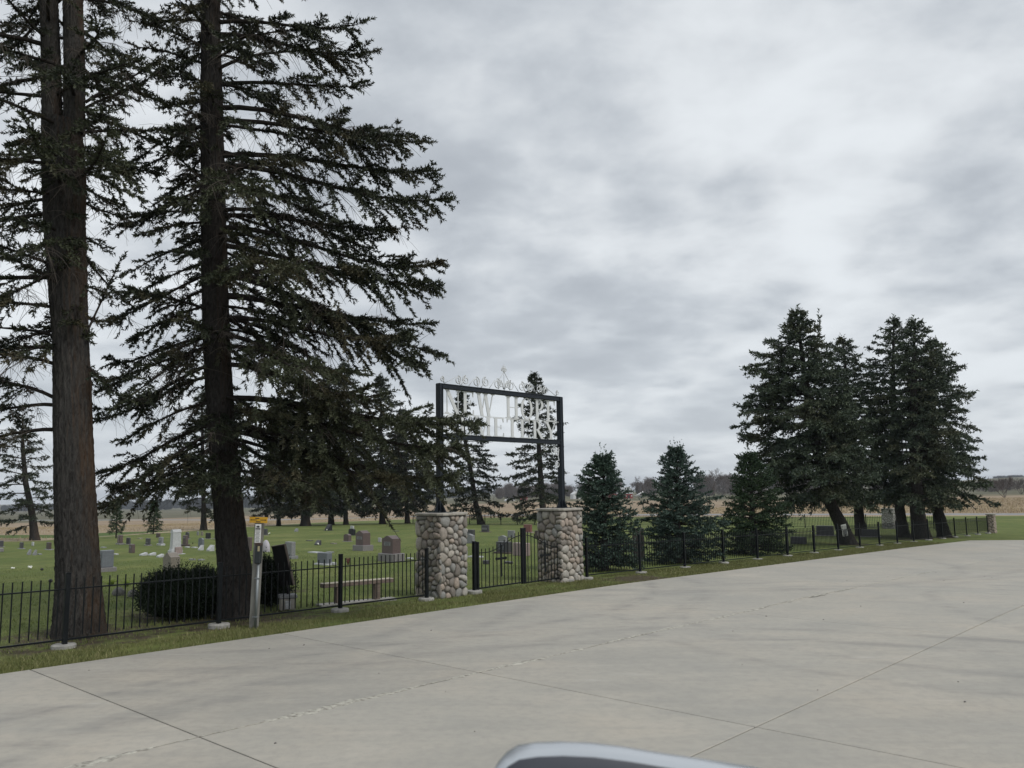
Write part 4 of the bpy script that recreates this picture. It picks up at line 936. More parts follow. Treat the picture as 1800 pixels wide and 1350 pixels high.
# scroll work
def scroll(cx, cz, r0, turns, dir_, end, name='scroll', parent=sign, n=26, rad=.012, y=0):
    r0 *= 1.25; turns *= 1.15
    pts = []
    for i in range(n+1):
        u = i/n; a = turns*2*math.pi*(1-u); rr = r0*(.28 + .72*u); pts.append((cx + dir_*rr*math.cos(a + math.pi/2 + .0), y, cz + rr*math.sin(a + math.pi/2)))
    if end: pts += [(e[0], y, e[1]) for e in end]
    MB().tube(pts, rad, 6).build(name, M['scroll'], parent)
zt2 = zt_ + .006
def peak(x): return .05 + .16*(1 - abs(x - SW/2)/(SW/2))
xs = [.10, .62, .92, 1.36, 1.68]
for sgn in (1, -1):
    X = lambda x: x if sgn > 0 else SW - x
    scroll(X(.08), zt2 + .10, .055, 1.1, -sgn, [(X(.14), zt2 + .01)])
    for (a, b) in ((.58, .83), (1.18, 1.50), (1.90, SW/2 - .05)):
        r_ = .085 + .012*(a > 1) + .01*(a > 1.5)
        scroll(X(a), zt2 + r_ + .035, r_, 1.25, -sgn, [(X(a + .05), zt2 + .02)])
        if b < 1.9: scroll(X(b), zt2 + r_ + .055, r_*1.05, 1.25, sgn, [(X(b - .12), zt2 + .05), (X(b - .16), zt2 + .01)])
        x0 = {.58: .16, 1.18: .93, 1.90: 1.62}[a]; MB().tube([(X(x0), 0, zt2 + .012), (X(a - .07), 0, zt2 + r_*2 + .02)], .008, 6).build('stay', M['scroll'], sign)
    scroll(X(SW/2 - .10), zt2 + .15, .07, 1.2, sgn, [(X(SW/2 - .02), zt2 + .03)])
    MB().tube([(X(SW/2 - .24), 0, zt2 + .16), (SW/2, 0, zt2 + .47)], .008, 6).build('stay', M['scroll'], sign)
    scroll(X(SW/2 - .055), zt2 + .52, .045, 1.1, -sgn, [(SW/2 - sgn*.005, zt2 + .44)])
    # corner brackets under the lower rail
    scroll(X(.30), zb_ - .17, .10, 1.3, sgn, [(X(.20), zb_ - .02)]); scroll(X(.62), zb_ - .10, .075, 1.2, -sgn, [(X(.70), zb_ - .01)])
    scroll(X(.14), zb_ - .52, .075, 1.25, -sgn, [(X(.075), zb_ - .42), (X(.11), zb_ - .30), (X(.075), zb_ - .12)])
    scroll(X(.15), zb_ - .22, .07, 1.1, -sgn, [(X(.07), zb_ - .08)])
MB().tube([(SW/2, 0, zt2), (SW/2, 0, zt2 + .66)], [.009, .006], 6).tube([(SW/2 - .05, 0, zt2 + .60), (SW/2 + .05, 0, zt2 + .60)], .007, 6).build('finial', M['scroll'], sign)

# ------------------------------------------------------------------ gate leaves and gate posts
GT = 13.42
def gate_post(s_, label):
    w = st(s_, GT); o = empty('gate_post', (w[0], w[1], float(zfun(*w))), ANG, label=label, cat='post', group='posts that hang the gate')
    MB().box((0, 0, .57), (.075, .075, 1.14), b=.005).box((0, 0, 1.15), (.085, .085, .02), b=.006).box((0, 0, .035), (.16, .16, .014)).build('shaft', M['black'], o)
    fm = MB(); fm.lathe((0, 0, -.06), [(.17, 0), (.175, .125), (.165, .14), (.0, .141)], 22); fm.build('footing', M['concrete_foot'], o)
gate_post(13.34, 'black gate post on a round concrete foot beside the left pillar'); gate_post(16.64, 'black gate post on a round concrete foot before the right pillar')
def gate_leaf(sh, sm_, label):
    w = st(sh, GT); z0 = float(zfun(*w)); o = empty('gate_leaf', (w[0], w[1], z0), ANG, label=label, cat='gate', group='two leaves of the cemetery gate'); L = sm_ - sh; sg = 1 if L > 0 else -1; A = abs(L)
    zd = float(zfun(*st(sm_, GT))) - z0
    top = lambda u: (.98 + .34*smooth(.18, 1.0, u)) + zd*u
    MB().box((0, 0, .60), (.055, .055, 1.08), b=.004).build('hinge_stile', M['black'], o)
    MB().box((L, 0, .74 + zd), (.065, .065, 1.30), b=.004).box((L, 0, 1.395 + zd), (.072, .072, .014), b=.004).build('meeting_stile', M['black'], o)
    MB().box((L/2, 0, .115 + zd/2), (A - .07, .030, .030), b=.003).build('rail', M['black'], o)
    pts = [(L*u, 0, top(u) - .09) for u in np.linspace(.018, .98, 18)]
    MB().tube(pts, .011, 6).build('curved_rail', M['black'], o)
    n = int(A/.122)
    for i in range(1, n):
        u = i/n; zt3 = top(u); MB().box((0, 0, (zt3 + .10)/2), (.0165, .0165, zt3 - .10), b=.002).build('picket', M['black'], o, (L*u, 0, 0))
    uc = round(.52*n)/n; xc = L*uc; b = MB(); zc = .72
    b.prism([(xc-.026, .36), (xc+.026, .36), (xc+.026, 1.0), (xc-.026, 1.0)], -.024, -.0085); b.prism([(xc-.15, zc-.026), (xc+.15, zc-.026), (xc+.15, zc+.026), (xc-.15, zc+.026)], -.026, -.0087)
    for (cx_, cz_) in ((xc, .35), (xc, 1.0), (xc-.155, zc), (xc+.155, zc)):
        b.prism([(cx_ + .042*math.cos(a)*(1 if k % 2 else .6), cz_ + .042*math.sin(a)*(1 if k % 2 else .6)) for k, a in enumerate(np.linspace(0, 2*math.pi, 13)[:-1])], -.028, -.009)
    b.build('cross', M['black'], o)
gate_leaf(13.45, 14.96, 'left leaf of the black iron gate, curved up to the middle, with a cross')
gate_leaf(16.53, 15.035, 'right leaf of the black iron gate, partly before the right pillar, with a cross')

# ------------------------------------------------------------------ headstones
GC = {'grey': (.23, .235, .24), 'dark': (.060, .060, .066), 'black': (.012, .013, .016), 'brown': (.115, .085, .082), 'red': (.20, .085, .075), 'white': (.47, .48, .49), 'tan': (.22, .195, .165),
      'bluegrey': (.15, .165, .185), 'pink': (.30, .235, .225), 'darkbrown': (.075, .055, .05), 'lilac': (.42, .40, .43), 'base': (.21, .20, .20)}
GM = {k: granite('granite_' + k, v) for k, v in GC.items()}
GRP = None
def headstone(label, x0, x1, yt, yb, kind, col, corner=None, base=None, bcol=None, plate=None, cat='headstone', thin=.28, name='headstone'):
    cx = (x0+x1)/2; p = G(cx, yb); k = p[1]/F; H_ = (yb-yt)*k
    if corner: W = (corner-x0)*k/.738; D = (x1-corner)*k/.674
    else: W = (x1-x0)*k/(.738 + .674*thin); D = W*thin
    if kind == 'flat': W = (x1-x0)*k/1.05; D = W*.5; H_ = .05
    root = empty(name, (p[0], p[1], p[2] - .02), ANG + rng.normal(0, .02), label=label, cat=cat, group=GRP)
    z0 = 0.02
    if base:
        bx0, bx1, bh = base; bw = max(W + .12, W*(bx1-bx0)/(x1-x0)); bd = max(D + .12, D*(bx1-bx0)/(x1-x0)*1.05); hb = bh*k
        b = MB(); b.box((0, 0, hb/2), (bd, bw, hb), b=.012); b.build('base', GM[bcol or 'base'], root); z0 = hb
        H_ -= hb - .0
    b = MB(); rr = Matrix.Rotation(math.pi/2, 4, 'Z')
    f = lambda q: (q[1], q[0], q[2])                       # prism axes: x->width (y), y->depth (x)
    if kind == 'tab': b.box((0, 0, z0 + H_/2), (D, W, H_), b=.015)
    elif kind in ('serp', 'arch'):
        n = 12; top = []
        for i in range(n+1):
            u = -1 + 2*i/n; zz = (math.cos(u*math.pi) * .5 + .5)*.16*H_ if kind == 'serp' else math.sqrt(max(0, 1-(u*.97)**2))*.25*H_
            top.append((u*W/2, z0 + H_*(.84 if kind == 'serp' else .75) + zz))
        b.prism([(-W/2, z0), (W/2, z0)] + top[::-1], -D/2, D/2, f)
        b.prism([(x*.985, z) for x, z in ([(-W/2, z0), (W/2, z0)] + top[::-1])], -D/2 - .008, -D/2, f)
    elif kind == 'slant':
        pr = [(-D*.55, z0), (D*.5, z0), (D*.5, z0 + H_), (D*.22, z0 + H_), (-D*.55, z0 + H_*.25)]
        b.prism(pr, -W/2, W/2)
    elif kind == 'wedge':                                  # low tilted tablet
        b.prism([(-D*.8, z0), (D*.8, z0), (D*.8, z0 + H_), (D*.7, z0 + H_), (-D*.8, z0 + .05)], -W/2, W/2)
    elif kind == 'flat': b.box((0, 0, .03), (D, W, .07), b=.008)
    elif kind == 'obelisk':
        b.box((0, 0, z0 + H_*.06), (D*1.35, W*1.35, H_*.12), b=.02).box((0, 0, z0 + H_*.15), (D*1.15, W*1.15, H_*.06), b=.02)
        v = []; 
        for sc_, z in ((1, z0 + H_*.18), (.90, z0 + H_*.86)): v += [(sx*D/2*sc_, sy*W/2*sc_, z) for sx, sy in ((-1, -1), (1, -1), (1, 1), (-1, 1))]
        b.add(v, [(3, 2, 1, 0), (4, 5, 6, 7), (0, 1, 5, 4), (1, 2, 6, 5), (2, 3, 7, 6), (3, 0, 4, 7)])
        b.box((0, 0, z0 + H_*.875), (D*1.02, W*1.02, H_*.03), b=.01)
        b.prism([(-W*.5, z0 + H_*.89), (W*.5, z0 + H_*.89), (W*.40, z0 + H_*.97), (0, z0 + H_), (-W*.40, z0 + H_*.97)], -D*.48, D*.48, f)
    elif kind == 'boulder':
        v = []; r_ = np.random.default_rng(int(x0)); n = 14; ringz = [0, .25, .55, .82, .96]; ringr = [1, 1.02, .92, .62, .3]
        for zz, q in zip(ringz, ringr):
            for i in range(n):
                a = 2*math.pi*i/n; g_ = 1 + r_.normal(0, .03); v.append((D/2*q*g_*math.cos(a), W/2*q*g_*math.sin(a), z0 + zz*H_))
        v.append((0, 0, z0 + H_)); fs = [(l*n+i, l*n+(i+1) % n, (l+1)*n+(i+1) % n, (l+1)*n+i) for l in range(4) for i in range(n)] + [(4*n+i, 4*n+(i+1) % n, 5*n) for i in range(n)]
        b.add(v, fs, True)
    b.build('tablet' if kind not in ('boulder', 'obelisk') else 'shaft' if kind == 'obelisk' else 'stone', GM[col], root)
    if plate:
        zf, hf, wf, pc = plate
        MB().box((-D/2 - .010, 0, z0 + H_*zf), (.008, W*wf, H_*hf), b=.003).build('nameplate', GM[pc], root)
        for i in range(3):
            MB().box((-D/2 - .0155, 0, z0 + H_*(zf + hf*(.28 - .28*i))), (.004, W*wf*(.8, .6, .7)[i], H_*hf*.11)).build('engraving', GM['dark' if pc != 'dark' else 'grey'], root)
    return root
H = headstone
H('grey headstone cut by the left edge of the picture', -10, 9, 950, 962, 'tab', 'dark', base=(-12, 11, 2))
H('low grey slab in front of the headstone at the left edge', -8, 8, 964, 970, 'tab', 'base', thin=.5)
H('small grey headstone left of the small pine on the left', 32, 43, 953, 965, 'tab', 'dark', base=(29, 46, 2), bcol='grey')
H('tiny white square stone under the small pine', 54, 61, 953, 959.5, 'tab', 'white')
H('dark square headstone just left of the forked spruce trunk', 79, 92, 953, 966.5, 'tab', 'darkbrown', base=(75, 96, 2), bcol='grey')
H('left one of two slanted grey markers near the left edge', 47, 55, 966, 975.5, 'slant', 'grey', thin=.8)
H('right one of two slanted grey markers near the left edge', 57, 65, 967, 976, 'slant', 'grey', thin=.8)
H('flat grass-level marker right of the two slanted grey ones', 65, 75, 973, 975, 'flat', 'grey')
H('short dark headstone half hidden by the left side of the forked spruce', 93, 102, 945, 955, 'tab', 'darkbrown')
H('large blue-grey headstone against the right side of the forked spruce trunk', 175, 197.5, 967.5, 1005, 'tab', 'bluegrey', corner=184, base=(172, 203, 8.5), plate=(.55, .5, .45, 'grey'))
H('reddish headstone with a paler middle under the left sapling', 205, 216.5, 940.5, 957, 'tab', 'brown', corner=213, base=(202, 218, 3), plate=(.5, .8, .3, 'pink'))
H('small charcoal headstone right of the left sapling', 220, 231, 945, 957, 'tab', 'dark', corner=229, base=(219, 232, 1.5))
H('red-brown headstone before the charcoal one', 224, 239, 957, 972, 'tab', 'brown', corner=235.5, plate=(.68, .22, .4, 'grey'))
H('charcoal headstone with two small vases, below the right sapling', 254, 266, 946, 959, 'tab', 'dark', base=(252, 268, 2), plate=(.35, .15, .6, 'grey'))
H('pale stepped headstone left of the white obelisk', 276.5, 289, 944, 959, 'tab', 'grey', base=(274, 291, 4), bcol='white', plate=(.6, .3, .6, 'white'))
H('short brown headstone behind the pale stepped one', 273, 283, 937.5, 945, 'tab', 'darkbrown')
H('tall white obelisk monument with a gabled cap', 299, 317, 932, 972, 'obelisk', 'white', corner=306.5, cat='monument')
H('small pinkish headstone at the foot of the obelisk', 307.5, 319.5, 961, 974, 'tab', 'pink', corner=311, base=(306, 325, 1.5), bcol='white')
H('dark brown headstone right of the obelisk', 319, 332, 941, 960, 'tab', 'brown', base=(315, 335, 4), bcol='darkbrown', plate=(.72, .12, .6, 'grey'))
H('dark headstone peeping out above the brown one by the obelisk', 325, 333.5, 935, 948, 'arch', 'dark', base=(324, 334, 2))
H('large tan headstone with a rough pale side, behind the yew bush', 285, 316, 973, 1019, 'serp', 'tan', corner=305)
H('first of three low white tablets left of the obelisk', 246, 258, 971.5, 976.5, 'wedge', 'white', thin=.6)
H('second of three low white tablets left of the obelisk', 261, 273, 971.5, 976.5, 'wedge', 'white', thin=.6)
H('third of three low white tablets, nearest the obelisk', 276, 287, 974, 979.5, 'wedge', 'white', thin=.6)
H('flat pale marker beside the large blue-grey headstone', 198, 209, 972.5, 975, 'flat', 'white')
H('flat grey marker under the left sapling, close to the forked spruce', 176, 188, 959, 963, 'flat', 'grey')
H('long flat pale marker below the right sapling', 241, 252, 945, 947, 'flat', 'tan')
H('grey arched headstone right of the obelisk', 347, 360, 946, 961, 'arch', 'bluegrey', corner=358)
H('left one of two white slanted markers before the dark trunk', 348, 358, 958.5, 967.5, 'slant', 'white', thin=.9)
H('right one of two white slanted markers before the dark trunk', 363, 377, 958.5, 968.5, 'slant', 'white', thin=.8)
H('flat white marker right of the obelisk, left of two', 324, 335, 961, 962.5, 'flat', 'white')
H('flat white marker right of the obelisk, right of two', 336, 348, 961.5, 963, 'flat', 'white')
H('left one of two tiny pale stones under the back row spruce', 345, 350.5, 934.5, 941, 'tab', 'grey')
H('right one of two tiny pale stones under the back row spruce', 352, 358, 934.5, 941.5, 'tab', 'tan')
H('black square headstone left of the dark trunk', 360, 371.5, 936.5, 947, 'tab', 'black', base=(360, 373, 1))
H('brown-grey headstone touching the left side of the dark trunk', 376, 387, 935.5, 948, 'tab', 'darkbrown', base=(374, 390, 2))
H('flat stone behind the yew bush, left of two', 331, 345, 981, 984.5, 'flat', 'grey')
H('flat stone behind the yew bush, right of two', 347, 361, 982, 985, 'flat', 'grey')
H('dark headstone peeping out right of the utility post sign', 460, 471.5, 929.5, 941, 'tab', 'dark', corner=469, base=(459, 473, 1.5))
H('rounded grey and lilac boulder memorial right of the utility post', 456, 478.5, 949.5, 970, 'boulder', 'lilac', thin=.5, cat='memorial stone')
H('brown upright headstone between the dark trunk and the utility post', 432, 444, 945, 968, 'tab', 'brown', corner=441)
H('tall grey headstone behind the black board', 499, 520.5, 952.5, 982, 'tab', 'grey', corner=515, base=(496, 526, 6), bcol='grey')
H('tiny pale slanted marker far out right of the utility post', 517, 524.5, 929, 934.5, 'slant', 'grey', thin=.7)
H('black leaning headstone with a bright edge at the foot of a back row spruce', 571, 584, 921.5, 933, 'slant', 'black', thin=.8, base=(568, 587, 1), bcol='black')
H('low dark slanted marker with a white flower on it', 552.5, 565, 950, 958.5, 'slant', 'dark', thin=.6)
H('long flat dark marker behind the low one with the white flower', 537, 551, 948, 951, 'flat', 'dark')
H('flat white marker above the pale headstone, left of two', 540, 569, 969.5, 972, 'flat', 'white')
H('flat white marker above the pale headstone, right of two', 572, 588, 969, 971.5, 'flat', 'grey')
H('pale low headstone behind the fence, left of the thick fence post', 556, 585, 971, 993, 'tab', 'bluegrey', corner=577.5, base=(552, 590, 4), bcol='white')
H('small white kerbstone beside the pale low headstone', 580, 592, 988.5, 993.5, 'tab', 'white', thin=.5)
H('shiny black arched headstone behind the big brown one', 612, 625.5, 929, 941, 'arch', 'black', corner=623, base=(611, 627, 1), bcol='black')
H('light small stone behind the shiny black arched headstone', 615, 623, 924.5, 931, 'tab', 'white')
H('small brown-grey headstone left of the big brown one', 603.5, 618, 938.5, 952, 'arch', 'brown', corner=614, base=(601, 620, 1.5))
H('big brown headstone on a rough pale base, left of the two big ones', 625, 651, 933, 968, 'serp', 'brown', corner=641, base=(620, 657, 10.5), plate=(.5, .2, .7, 'grey'))
H('big brown headstone on a grey base, nearest the left stone pillar', 671, 704.5, 942, 987, 'serp', 'brown', corner=693, base=(664, 712, 15), plate=(.55, .22, .6, 'grey'))
H('tiny lilac stone left of the big brown headstone near the pillar', 664, 671, 945.5, 953, 'tab', 'lilac')
H('flat marker far out between the two big brown headstones', 580, 593, 954, 956, 'flat', 'tan')
H('flat dark marker before the back row spruces, near the pillar', 690, 702, 931, 934, 'flat', 'dark')
H('flat white marker between the big brown headstone and the left pillar', 713, 727, 979.5, 982.5, 'flat', 'white')
H('dark headstone with a pale plate, seen right of the left pillar', 818, 835.5, 931.5, 947, 'tab', 'dark', corner=831, plate=(.5, .3, .5, 'grey'))
H('pale grey headstone before the dark one, right of the left pillar', 816, 835, 939, 955, 'serp', 'grey', corner=831)
H('dark grey headstone at the foot of the spruce seen under the sign', 846, 860.5, 923, 935.5, 'tab', 'dark', base=(843, 864, 1.5), bcol='brown', plate=(.45, .3, .7, 'grey'))
H('red granite headstone left of the right pillar', 920.5, 935.5, 922, 936.5, 'tab', 'red', base=(918, 938, 2), bcol='pink')
H('brown headstone touching the left edge of the right pillar', 940, 954, 933, 946, 'tab', 'darkbrown')
H('grey headstone peeping over the meeting point of the gate leaves', 892, 906, 933, 945, 'tab', 'grey')
H('tall pale monument top behind the gate', 876, 892, 941, 957, 'serp', 'grey', base=(872, 896, 2))
H('wide charcoal headstone seen through the left gate leaf', 872, 901, 952, 973, 'tab', 'dark', corner=893, base=(868, 904, 4), bcol='darkbrown', plate=(.5, .5, .5, 'bluegrey'))
H('wide pink headstone seen through the gate', 901, 932, 955, 977, 'tab', 'pink', corner=925)
H('flat white marker seen through the left gate leaf', 822, 850, 976.5, 979.5, 'flat', 'white')
H('low dark slab behind the bars of the left gate leaf', 848, 860, 985, 992, 'tab', 'dark', thin=.6)
H('low dark slab behind the middle of the gate', 886, 902, 987, 991, 'tab', 'dark', thin=.6)
H('tall brown-grey headstone between the first two young spruces', 1113, 1133, 929, 985, 'tab', 'darkbrown', corner=1128, base=(1110, 1136, 5), bcol='white')
H('wide low dark headstone behind the right fence, left of the leaning trunk', 1438, 1464, 924, 942, 'tab', 'dark', base=(1436, 1466, 2))
H('low dark headstone between the spruce trunks at the right', 1517, 1543, 930, 944, 'tab', 'dark', base=(1515, 1546, 2))
H('low dark slab close behind the right fence near the third young spruce', 1392, 1416, 944, 956, 'tab', 'dark')

# small things on the lawn
def bunch(label, px, py, hpx, wpx, col, n, cat='flowers', leaf='flower_green', name='flower_bunch'):
    p = G(px, py); k = p[1]/F; o = empty(name, (p[0], p[1], p[2]), label=label, cat=cat); r = np.random.default_rng(int(px*7)); b = MB(); c = MB()
    for i in range(n):
        a = r.uniform(0, 6.28); q = abs(r.normal(0, .35))*wpx*k; tip = (math.cos(a)*q, math.sin(a)*q, hpx*k*r.uniform(.5, 1)); mid = (tip[0]*.4, tip[1]*.4, tip[2]*.6)
        b.tube([(tip[0]*.15, tip[1]*.15, 0), mid, tip], [.006, .010, .003], 3)
        if col: c.lathe((tip[0], tip[1], tip[2]-.02), [(.005, 0), (.035, .02), (.03, .04), (.005, .05)], 6)
    b.build('leaves', M[leaf], o)
    if col: c.build('blossoms', M[col], o)
bunch('white flower lying on the lawn left of the forked spruce', 53.5, 1001, 5, 5, 'flower', 7)
bunch('pale flower on the lawn near the left edge', 23, 1001, 3, 6, 'flower', 5)
bunch('small white flowers beside the low dark slanted marker', 559.5, 960, 6, 3, 'flower', 5)
bunch('white flower at the foot of the black leaning headstone', 574, 934.5, 4, 3, 'flower', 4)
bunch('white flowers beside the dark headstone right of the utility post', 474, 941, 4, 4, 'flower', 6)
bunch('yellow-green leafy clump behind the fence, right of the forked spruce', 196, 1030, 14, 20, None, 60, 'plant', name='leafy_clump')
bunch('second yellow-green leafy clump, left of the yew bush', 222, 1031, 13, 20, None, 60, 'plant', name='leafy_clump')
bunch('small red-stemmed shrub right of the thick fence post', 612, 993, 13, 8, None, 40, 'plant', 'flower_red', name='low_shrub')
bunch('small dark plant right of the brown headstone by the obelisk', 339, 957, 4, 2.5, None, 14, 'plant', 'limb', name='low_shrub')
for (x, y, wp, hp_, lb) in ((208, 1047, 20, 15, 'left one of two rounded field rocks behind the fence by the forked spruce'), (234, 1049, 19, 13, 'right one of two rounded field rocks, left of the yew bush')):
    p = G(x, y); k = p[1]/F; b = MB(); v = []; n = 12; r_ = np.random.default_rng(x); W = wp*k/2; Hh = hp_*k
    for zz, q in ((0, .9), (.3, 1.05), (.65, .85), (.9, .45)):
        for i in range(n): a = 2*math.pi*i/n; g_ = 1 + r_.normal(0, .06); v.append((W*q*g_*math.cos(a), W*.8*q*g_*math.sin(a), zz*Hh))
    v.append((0, 0, Hh)); b.add(v, [(l*n+i, l*n+(i+1) % n, (l+1)*n+(i+1) % n, (l+1)*n+i) for l in range(3) for i in range(n)] + [(3*n+i, 3*n+(i+1) % n, 4*n) for i in range(n)], True)
    o = b.build('field_rock', M['rock'], None, tuple(p)); tag(o, lb, 'rock')
p = G(73.5, 1003); b = MB(); b.lathe((0, 0, 0), [(.03, 0), (.05, .03), (.045, .06), (.02, .08)], 10); tag(b.build('dark_ornament', M['ink'], None, tuple(p)), 'small dark lump on the lawn left of the forked spruce', 'ornament')
p = G(88, 1036); b = MB(); b.tube([(0, 0, 0), (0, 0, .17)], .008, 6).lathe((0, 0, .16), [(.01, 0), (.045, .03), (.05, .06), (.03, .09), (.005, .1)], 10); tag(b.build('lawn_ornament', M['ink'], None, tuple(p)), 'small dark ball ornament on a stake just left of the forked trunk', 'ornament')

# bench with its pad
p = G(628, 1060); zb0 = p[2]; o = empty('bench', tuple(p), ANG, label='simple reddish bench with a pale top edge behind the fence', cat='bench')
kb = p[1]/F; A_ = st_of(G(567, 1061)[:2]); 
bw = (692-567)*kb; ang = .0
vx = Vector((math.cos(-ANG + .62), math.sin(-ANG + .62), 0)); RB = Matrix.Rotation(-ANG + .62, 3, 'Z')
MB().box((0, 0, .40), (bw*1.04, .20, .065), b=.006, R=RB).build('seat', M['bench'], o)
MB().box((0, 0, .447), (bw*1.045, .205, .016), b=.004, R=RB).build('seat_top', M['bench_top'], o)
for q in (-.30, .30):
    c = vx*bw*q*.95; MB().box((c.x, c.y, .18), (.11, .17, .36), b=.006, R=RB).build('leg', M['bench'], o)
o2 = MB().box((0, 0, .015), (bw*1.12, .30, .06), b=.01, R=RB).build('bench_pad', M['concrete_foot'], None, tuple(p), ANG); tag(o2, 'narrow concrete pad under the bench', 'concrete pad')

# utility marker post
pb = G(446, 1104); D_ = pb[1]; k = D_/F
base = Vector(pb); tpv = Vector(at(457, 908, D_)); ax = tpv - base; Lp = ax.length
up_ = empty('utility_post', tuple(base), 0, label='weathered square post with yellow and white warning plates by the fence', cat='utility post')
Rp = Matrix.Rotation(math.atan2(ax.x, ax.z), 3, 'Y') @ Matrix.Rotation(-.12, 3, 'Z'); ex, ey, ez_ = Rp @ Vector((1, 0, 0)), Rp @ Vector((0, 1, 0)), Rp @ Vector((0, 0, 1))
Q = lambda x, y, z: tuple(ex*x + ey*y + ez_*z)
def pz(y): return (1104 - y)*k*1.003
MB().box(Q(0, 0, Lp/2 - .1), (.125, .12, Lp + .2), R=Rp, b=.008).build('post', M['post'], up_)
MB().box(Q(.01, -.075, pz(922)), (.32, .012, .10), R=Rp, b=.004).build('yellow_plate', M['yellow'], up_)
b = MB(); zc = pz(922)
for (x, z, w_, h_) in ((-.02, .028, .07, .014), (.0, -.030, .08, .014), (-.075, 0, .10, .010), (.085, 0, .10, .010)): b.box(Q(.01 + x, -.082, zc + z), (w_, .003, h_), R=Rp)
for sg in (-1, 1): b.add([Q(.01 + sg*.145, -.083, zc), Q(.01 + sg*.120, -.083, zc + .012), Q(.01 + sg*.120, -.083, zc - .012)], [(0, 1, 2)])
b.build('plate_print', M['ink'], up_)
MB().box(Q(.012, -.074, pz(945)), (.105, .010, .315), R=Rp, b=.004).build('white_plate', M['white'], up_)
b = MB(); zc = pz(945)
b.box(Q(.012, -.080, zc + .078), (.085, .003, .020), R=Rp); b.add([Q(.012-.04, -.081, zc + .11), Q(.012, -.081, zc + .135), Q(.012 + .04, -.081, zc + .11), Q(.012, -.081, zc + .095)], [(0, 1, 2, 3)])
for i in range(9): b.box(Q(.012, -.080, zc + .045 - .022*i), (.08 - .012*(i % 3), .003, .006), R=Rp)
b.build('plate_print', M['ink'], up_)
MB().box(Q(.055, -.105, pz(978)), (.10, .085, .34), R=Rp, b=.012).build('meter_box', M['meterbox'], up_)
MB().box(Q(.055, -.105, pz(963)), (.104, .09, .05), R=Rp, b=.01).build('box_cap', M['brownbox'], up_)
MB().box(Q(.075, -.150, pz(970)), (.035, .006, .085), R=Rp).build('box_label', M['bone'], up_)
MB().tube([Q(.07, -.10, -.05), Q(.065, -.10, pz(996))], .024, 12).build('conduit', M['conduit'], up_)
for yy in (1020, 1084): MB().box(Q(.055, -.095, pz(yy)), (.085, .062, .02), R=Rp, b=.004).build('pipe_clamp', M['conduit'], up_)

# black tilted board on a pedestal
pb = G(505, 1072); D_ = pb[1]; k = D_/F; o = empty('information_board', tuple(pb), 0, label='black tilted board on one leg above a carved stone block', cat='board')
zz = lambda y: (1072-y)*k
MB().box((0, 0, zz(1062)/1), (.30, .26, .22), b=.012, rz=.35).build('pedestal', M['cap'], o)
MB().box((0, 0, zz(1049)), (.35, .30, .07), b=.015, rz=.35).build('pedestal_cap', GM['grey'], o)
MB().box((.055, -.155, zz(1062)), (.10, .02, .15), rz=.35).build('carving', GM['white'], o)
MB().tube([(0, .02, zz(1050)), (-.01, .02, zz(1020))], .022, 8).build('leg', M['boardblack'], o)
Rb = Matrix.Rotation(-.165, 3, 'Y') @ Matrix.Rotation(-.42, 3, 'Z') @ Matrix.Rotation(.12, 3, 'X')
ctr = Vector(((495.5-505)*k, 0, zz(998)))
MB().box(ctr, (.315, .035, .80), R=Rb, b=.006).build('panel', M['boardblack'], o)
MB().box(ctr + Rb @ Vector((.168, .004, 0)), (.018, .055, .82), R=Rb, b=.004).build('edge_frame', M['boardframe'], o)
MB().box(ctr + Rb @ Vector((0, .004, .41)), (.33, .055, .018), R=Rb, b=.004).build('edge_frame', M['boardframe'], o)
# pale tilted notice by the leaning spruce
D_ = 38.6; pb = at(1489, 956, D_); pb[2] = gz(pb); k = D_/F; o = empty('notice_board', tuple(pb), 0, label='white tilted notice panel on a leg before the leaning spruce trunk', cat='board')
Rb = Matrix.Rotation(-.22, 3, 'Y') @ Matrix.Rotation(.2, 3, 'X'); z1 = (956-930)*k
ctr = Vector((-3*k, 0, z1)); MB().box(ctr, (9*k, .03, 21*k), R=Rb, b=.004).build('panel', M['white'], o); MB().box(ctr + Rb @ Vector((0, -.019, -.12)), (7*k, .004, 11*k), R=Rb).build('printed_area', GM['grey'], o)
MB().tube([(0, .03, 0), (-.05, .03, z1)], .02, 6).build('leg', M['boardblack'], o)

# ------------------------------------------------------------------ distant farm, bare trees, woods
def barn(label, px, py, depth, wpx, hpx, roofpx, rz, wall, roof, gam=True, name='barn', cat='barn', dep=1.4):
    p = at(px, py, depth); p[2] = gz(p) - .3; k = depth/F; W = wpx*k; Hh = hpx*k; R_ = roofpx*k; L = W*dep; o = empty(name, tuple(p), rz, label=label, cat=cat)
    MB().box((0, 0, Hh/2), (W, L, Hh), b=.05).build('wall', M[wall], o)
    if gam: prof = [(-W*.56, Hh), (-W*.50, Hh + R_*.35), (-W*.38, Hh + R_*.68), (-W*.2, Hh + R_*.92), (0, Hh + R_), (W*.2, Hh + R_*.92), (W*.38, Hh + R_*.68), (W*.50, Hh + R_*.35), (W*.56, Hh)]
    else: prof = [(-W*.55, Hh), (0, Hh + R_), (W*.55, Hh)]
    MB().prism(prof, -L*.53, L*.53).build('roof', M[roof], o)
    MB().box((0, -L*.5 - .05, Hh*.4), (W*.3, .12, Hh*.7)).build('door', M['limb'], o)
    for q in (-.35, .35): MB().box((W*q, -L*.5 - .05, Hh*.6), (W*.12, .10, Hh*.2)).build('window', M['shedwhite'], o)
barn('red barn with a rounded grey roof beyond the first young spruce', 1098, 874, 430., 17, 9, 12, .5, 'red', 'roofgrey')
barn('low red shed just left of the rounded barn', 1078, 875, 430., 12, 6, 3, .3, 'red', 'red', False, 'shed', 'shed')
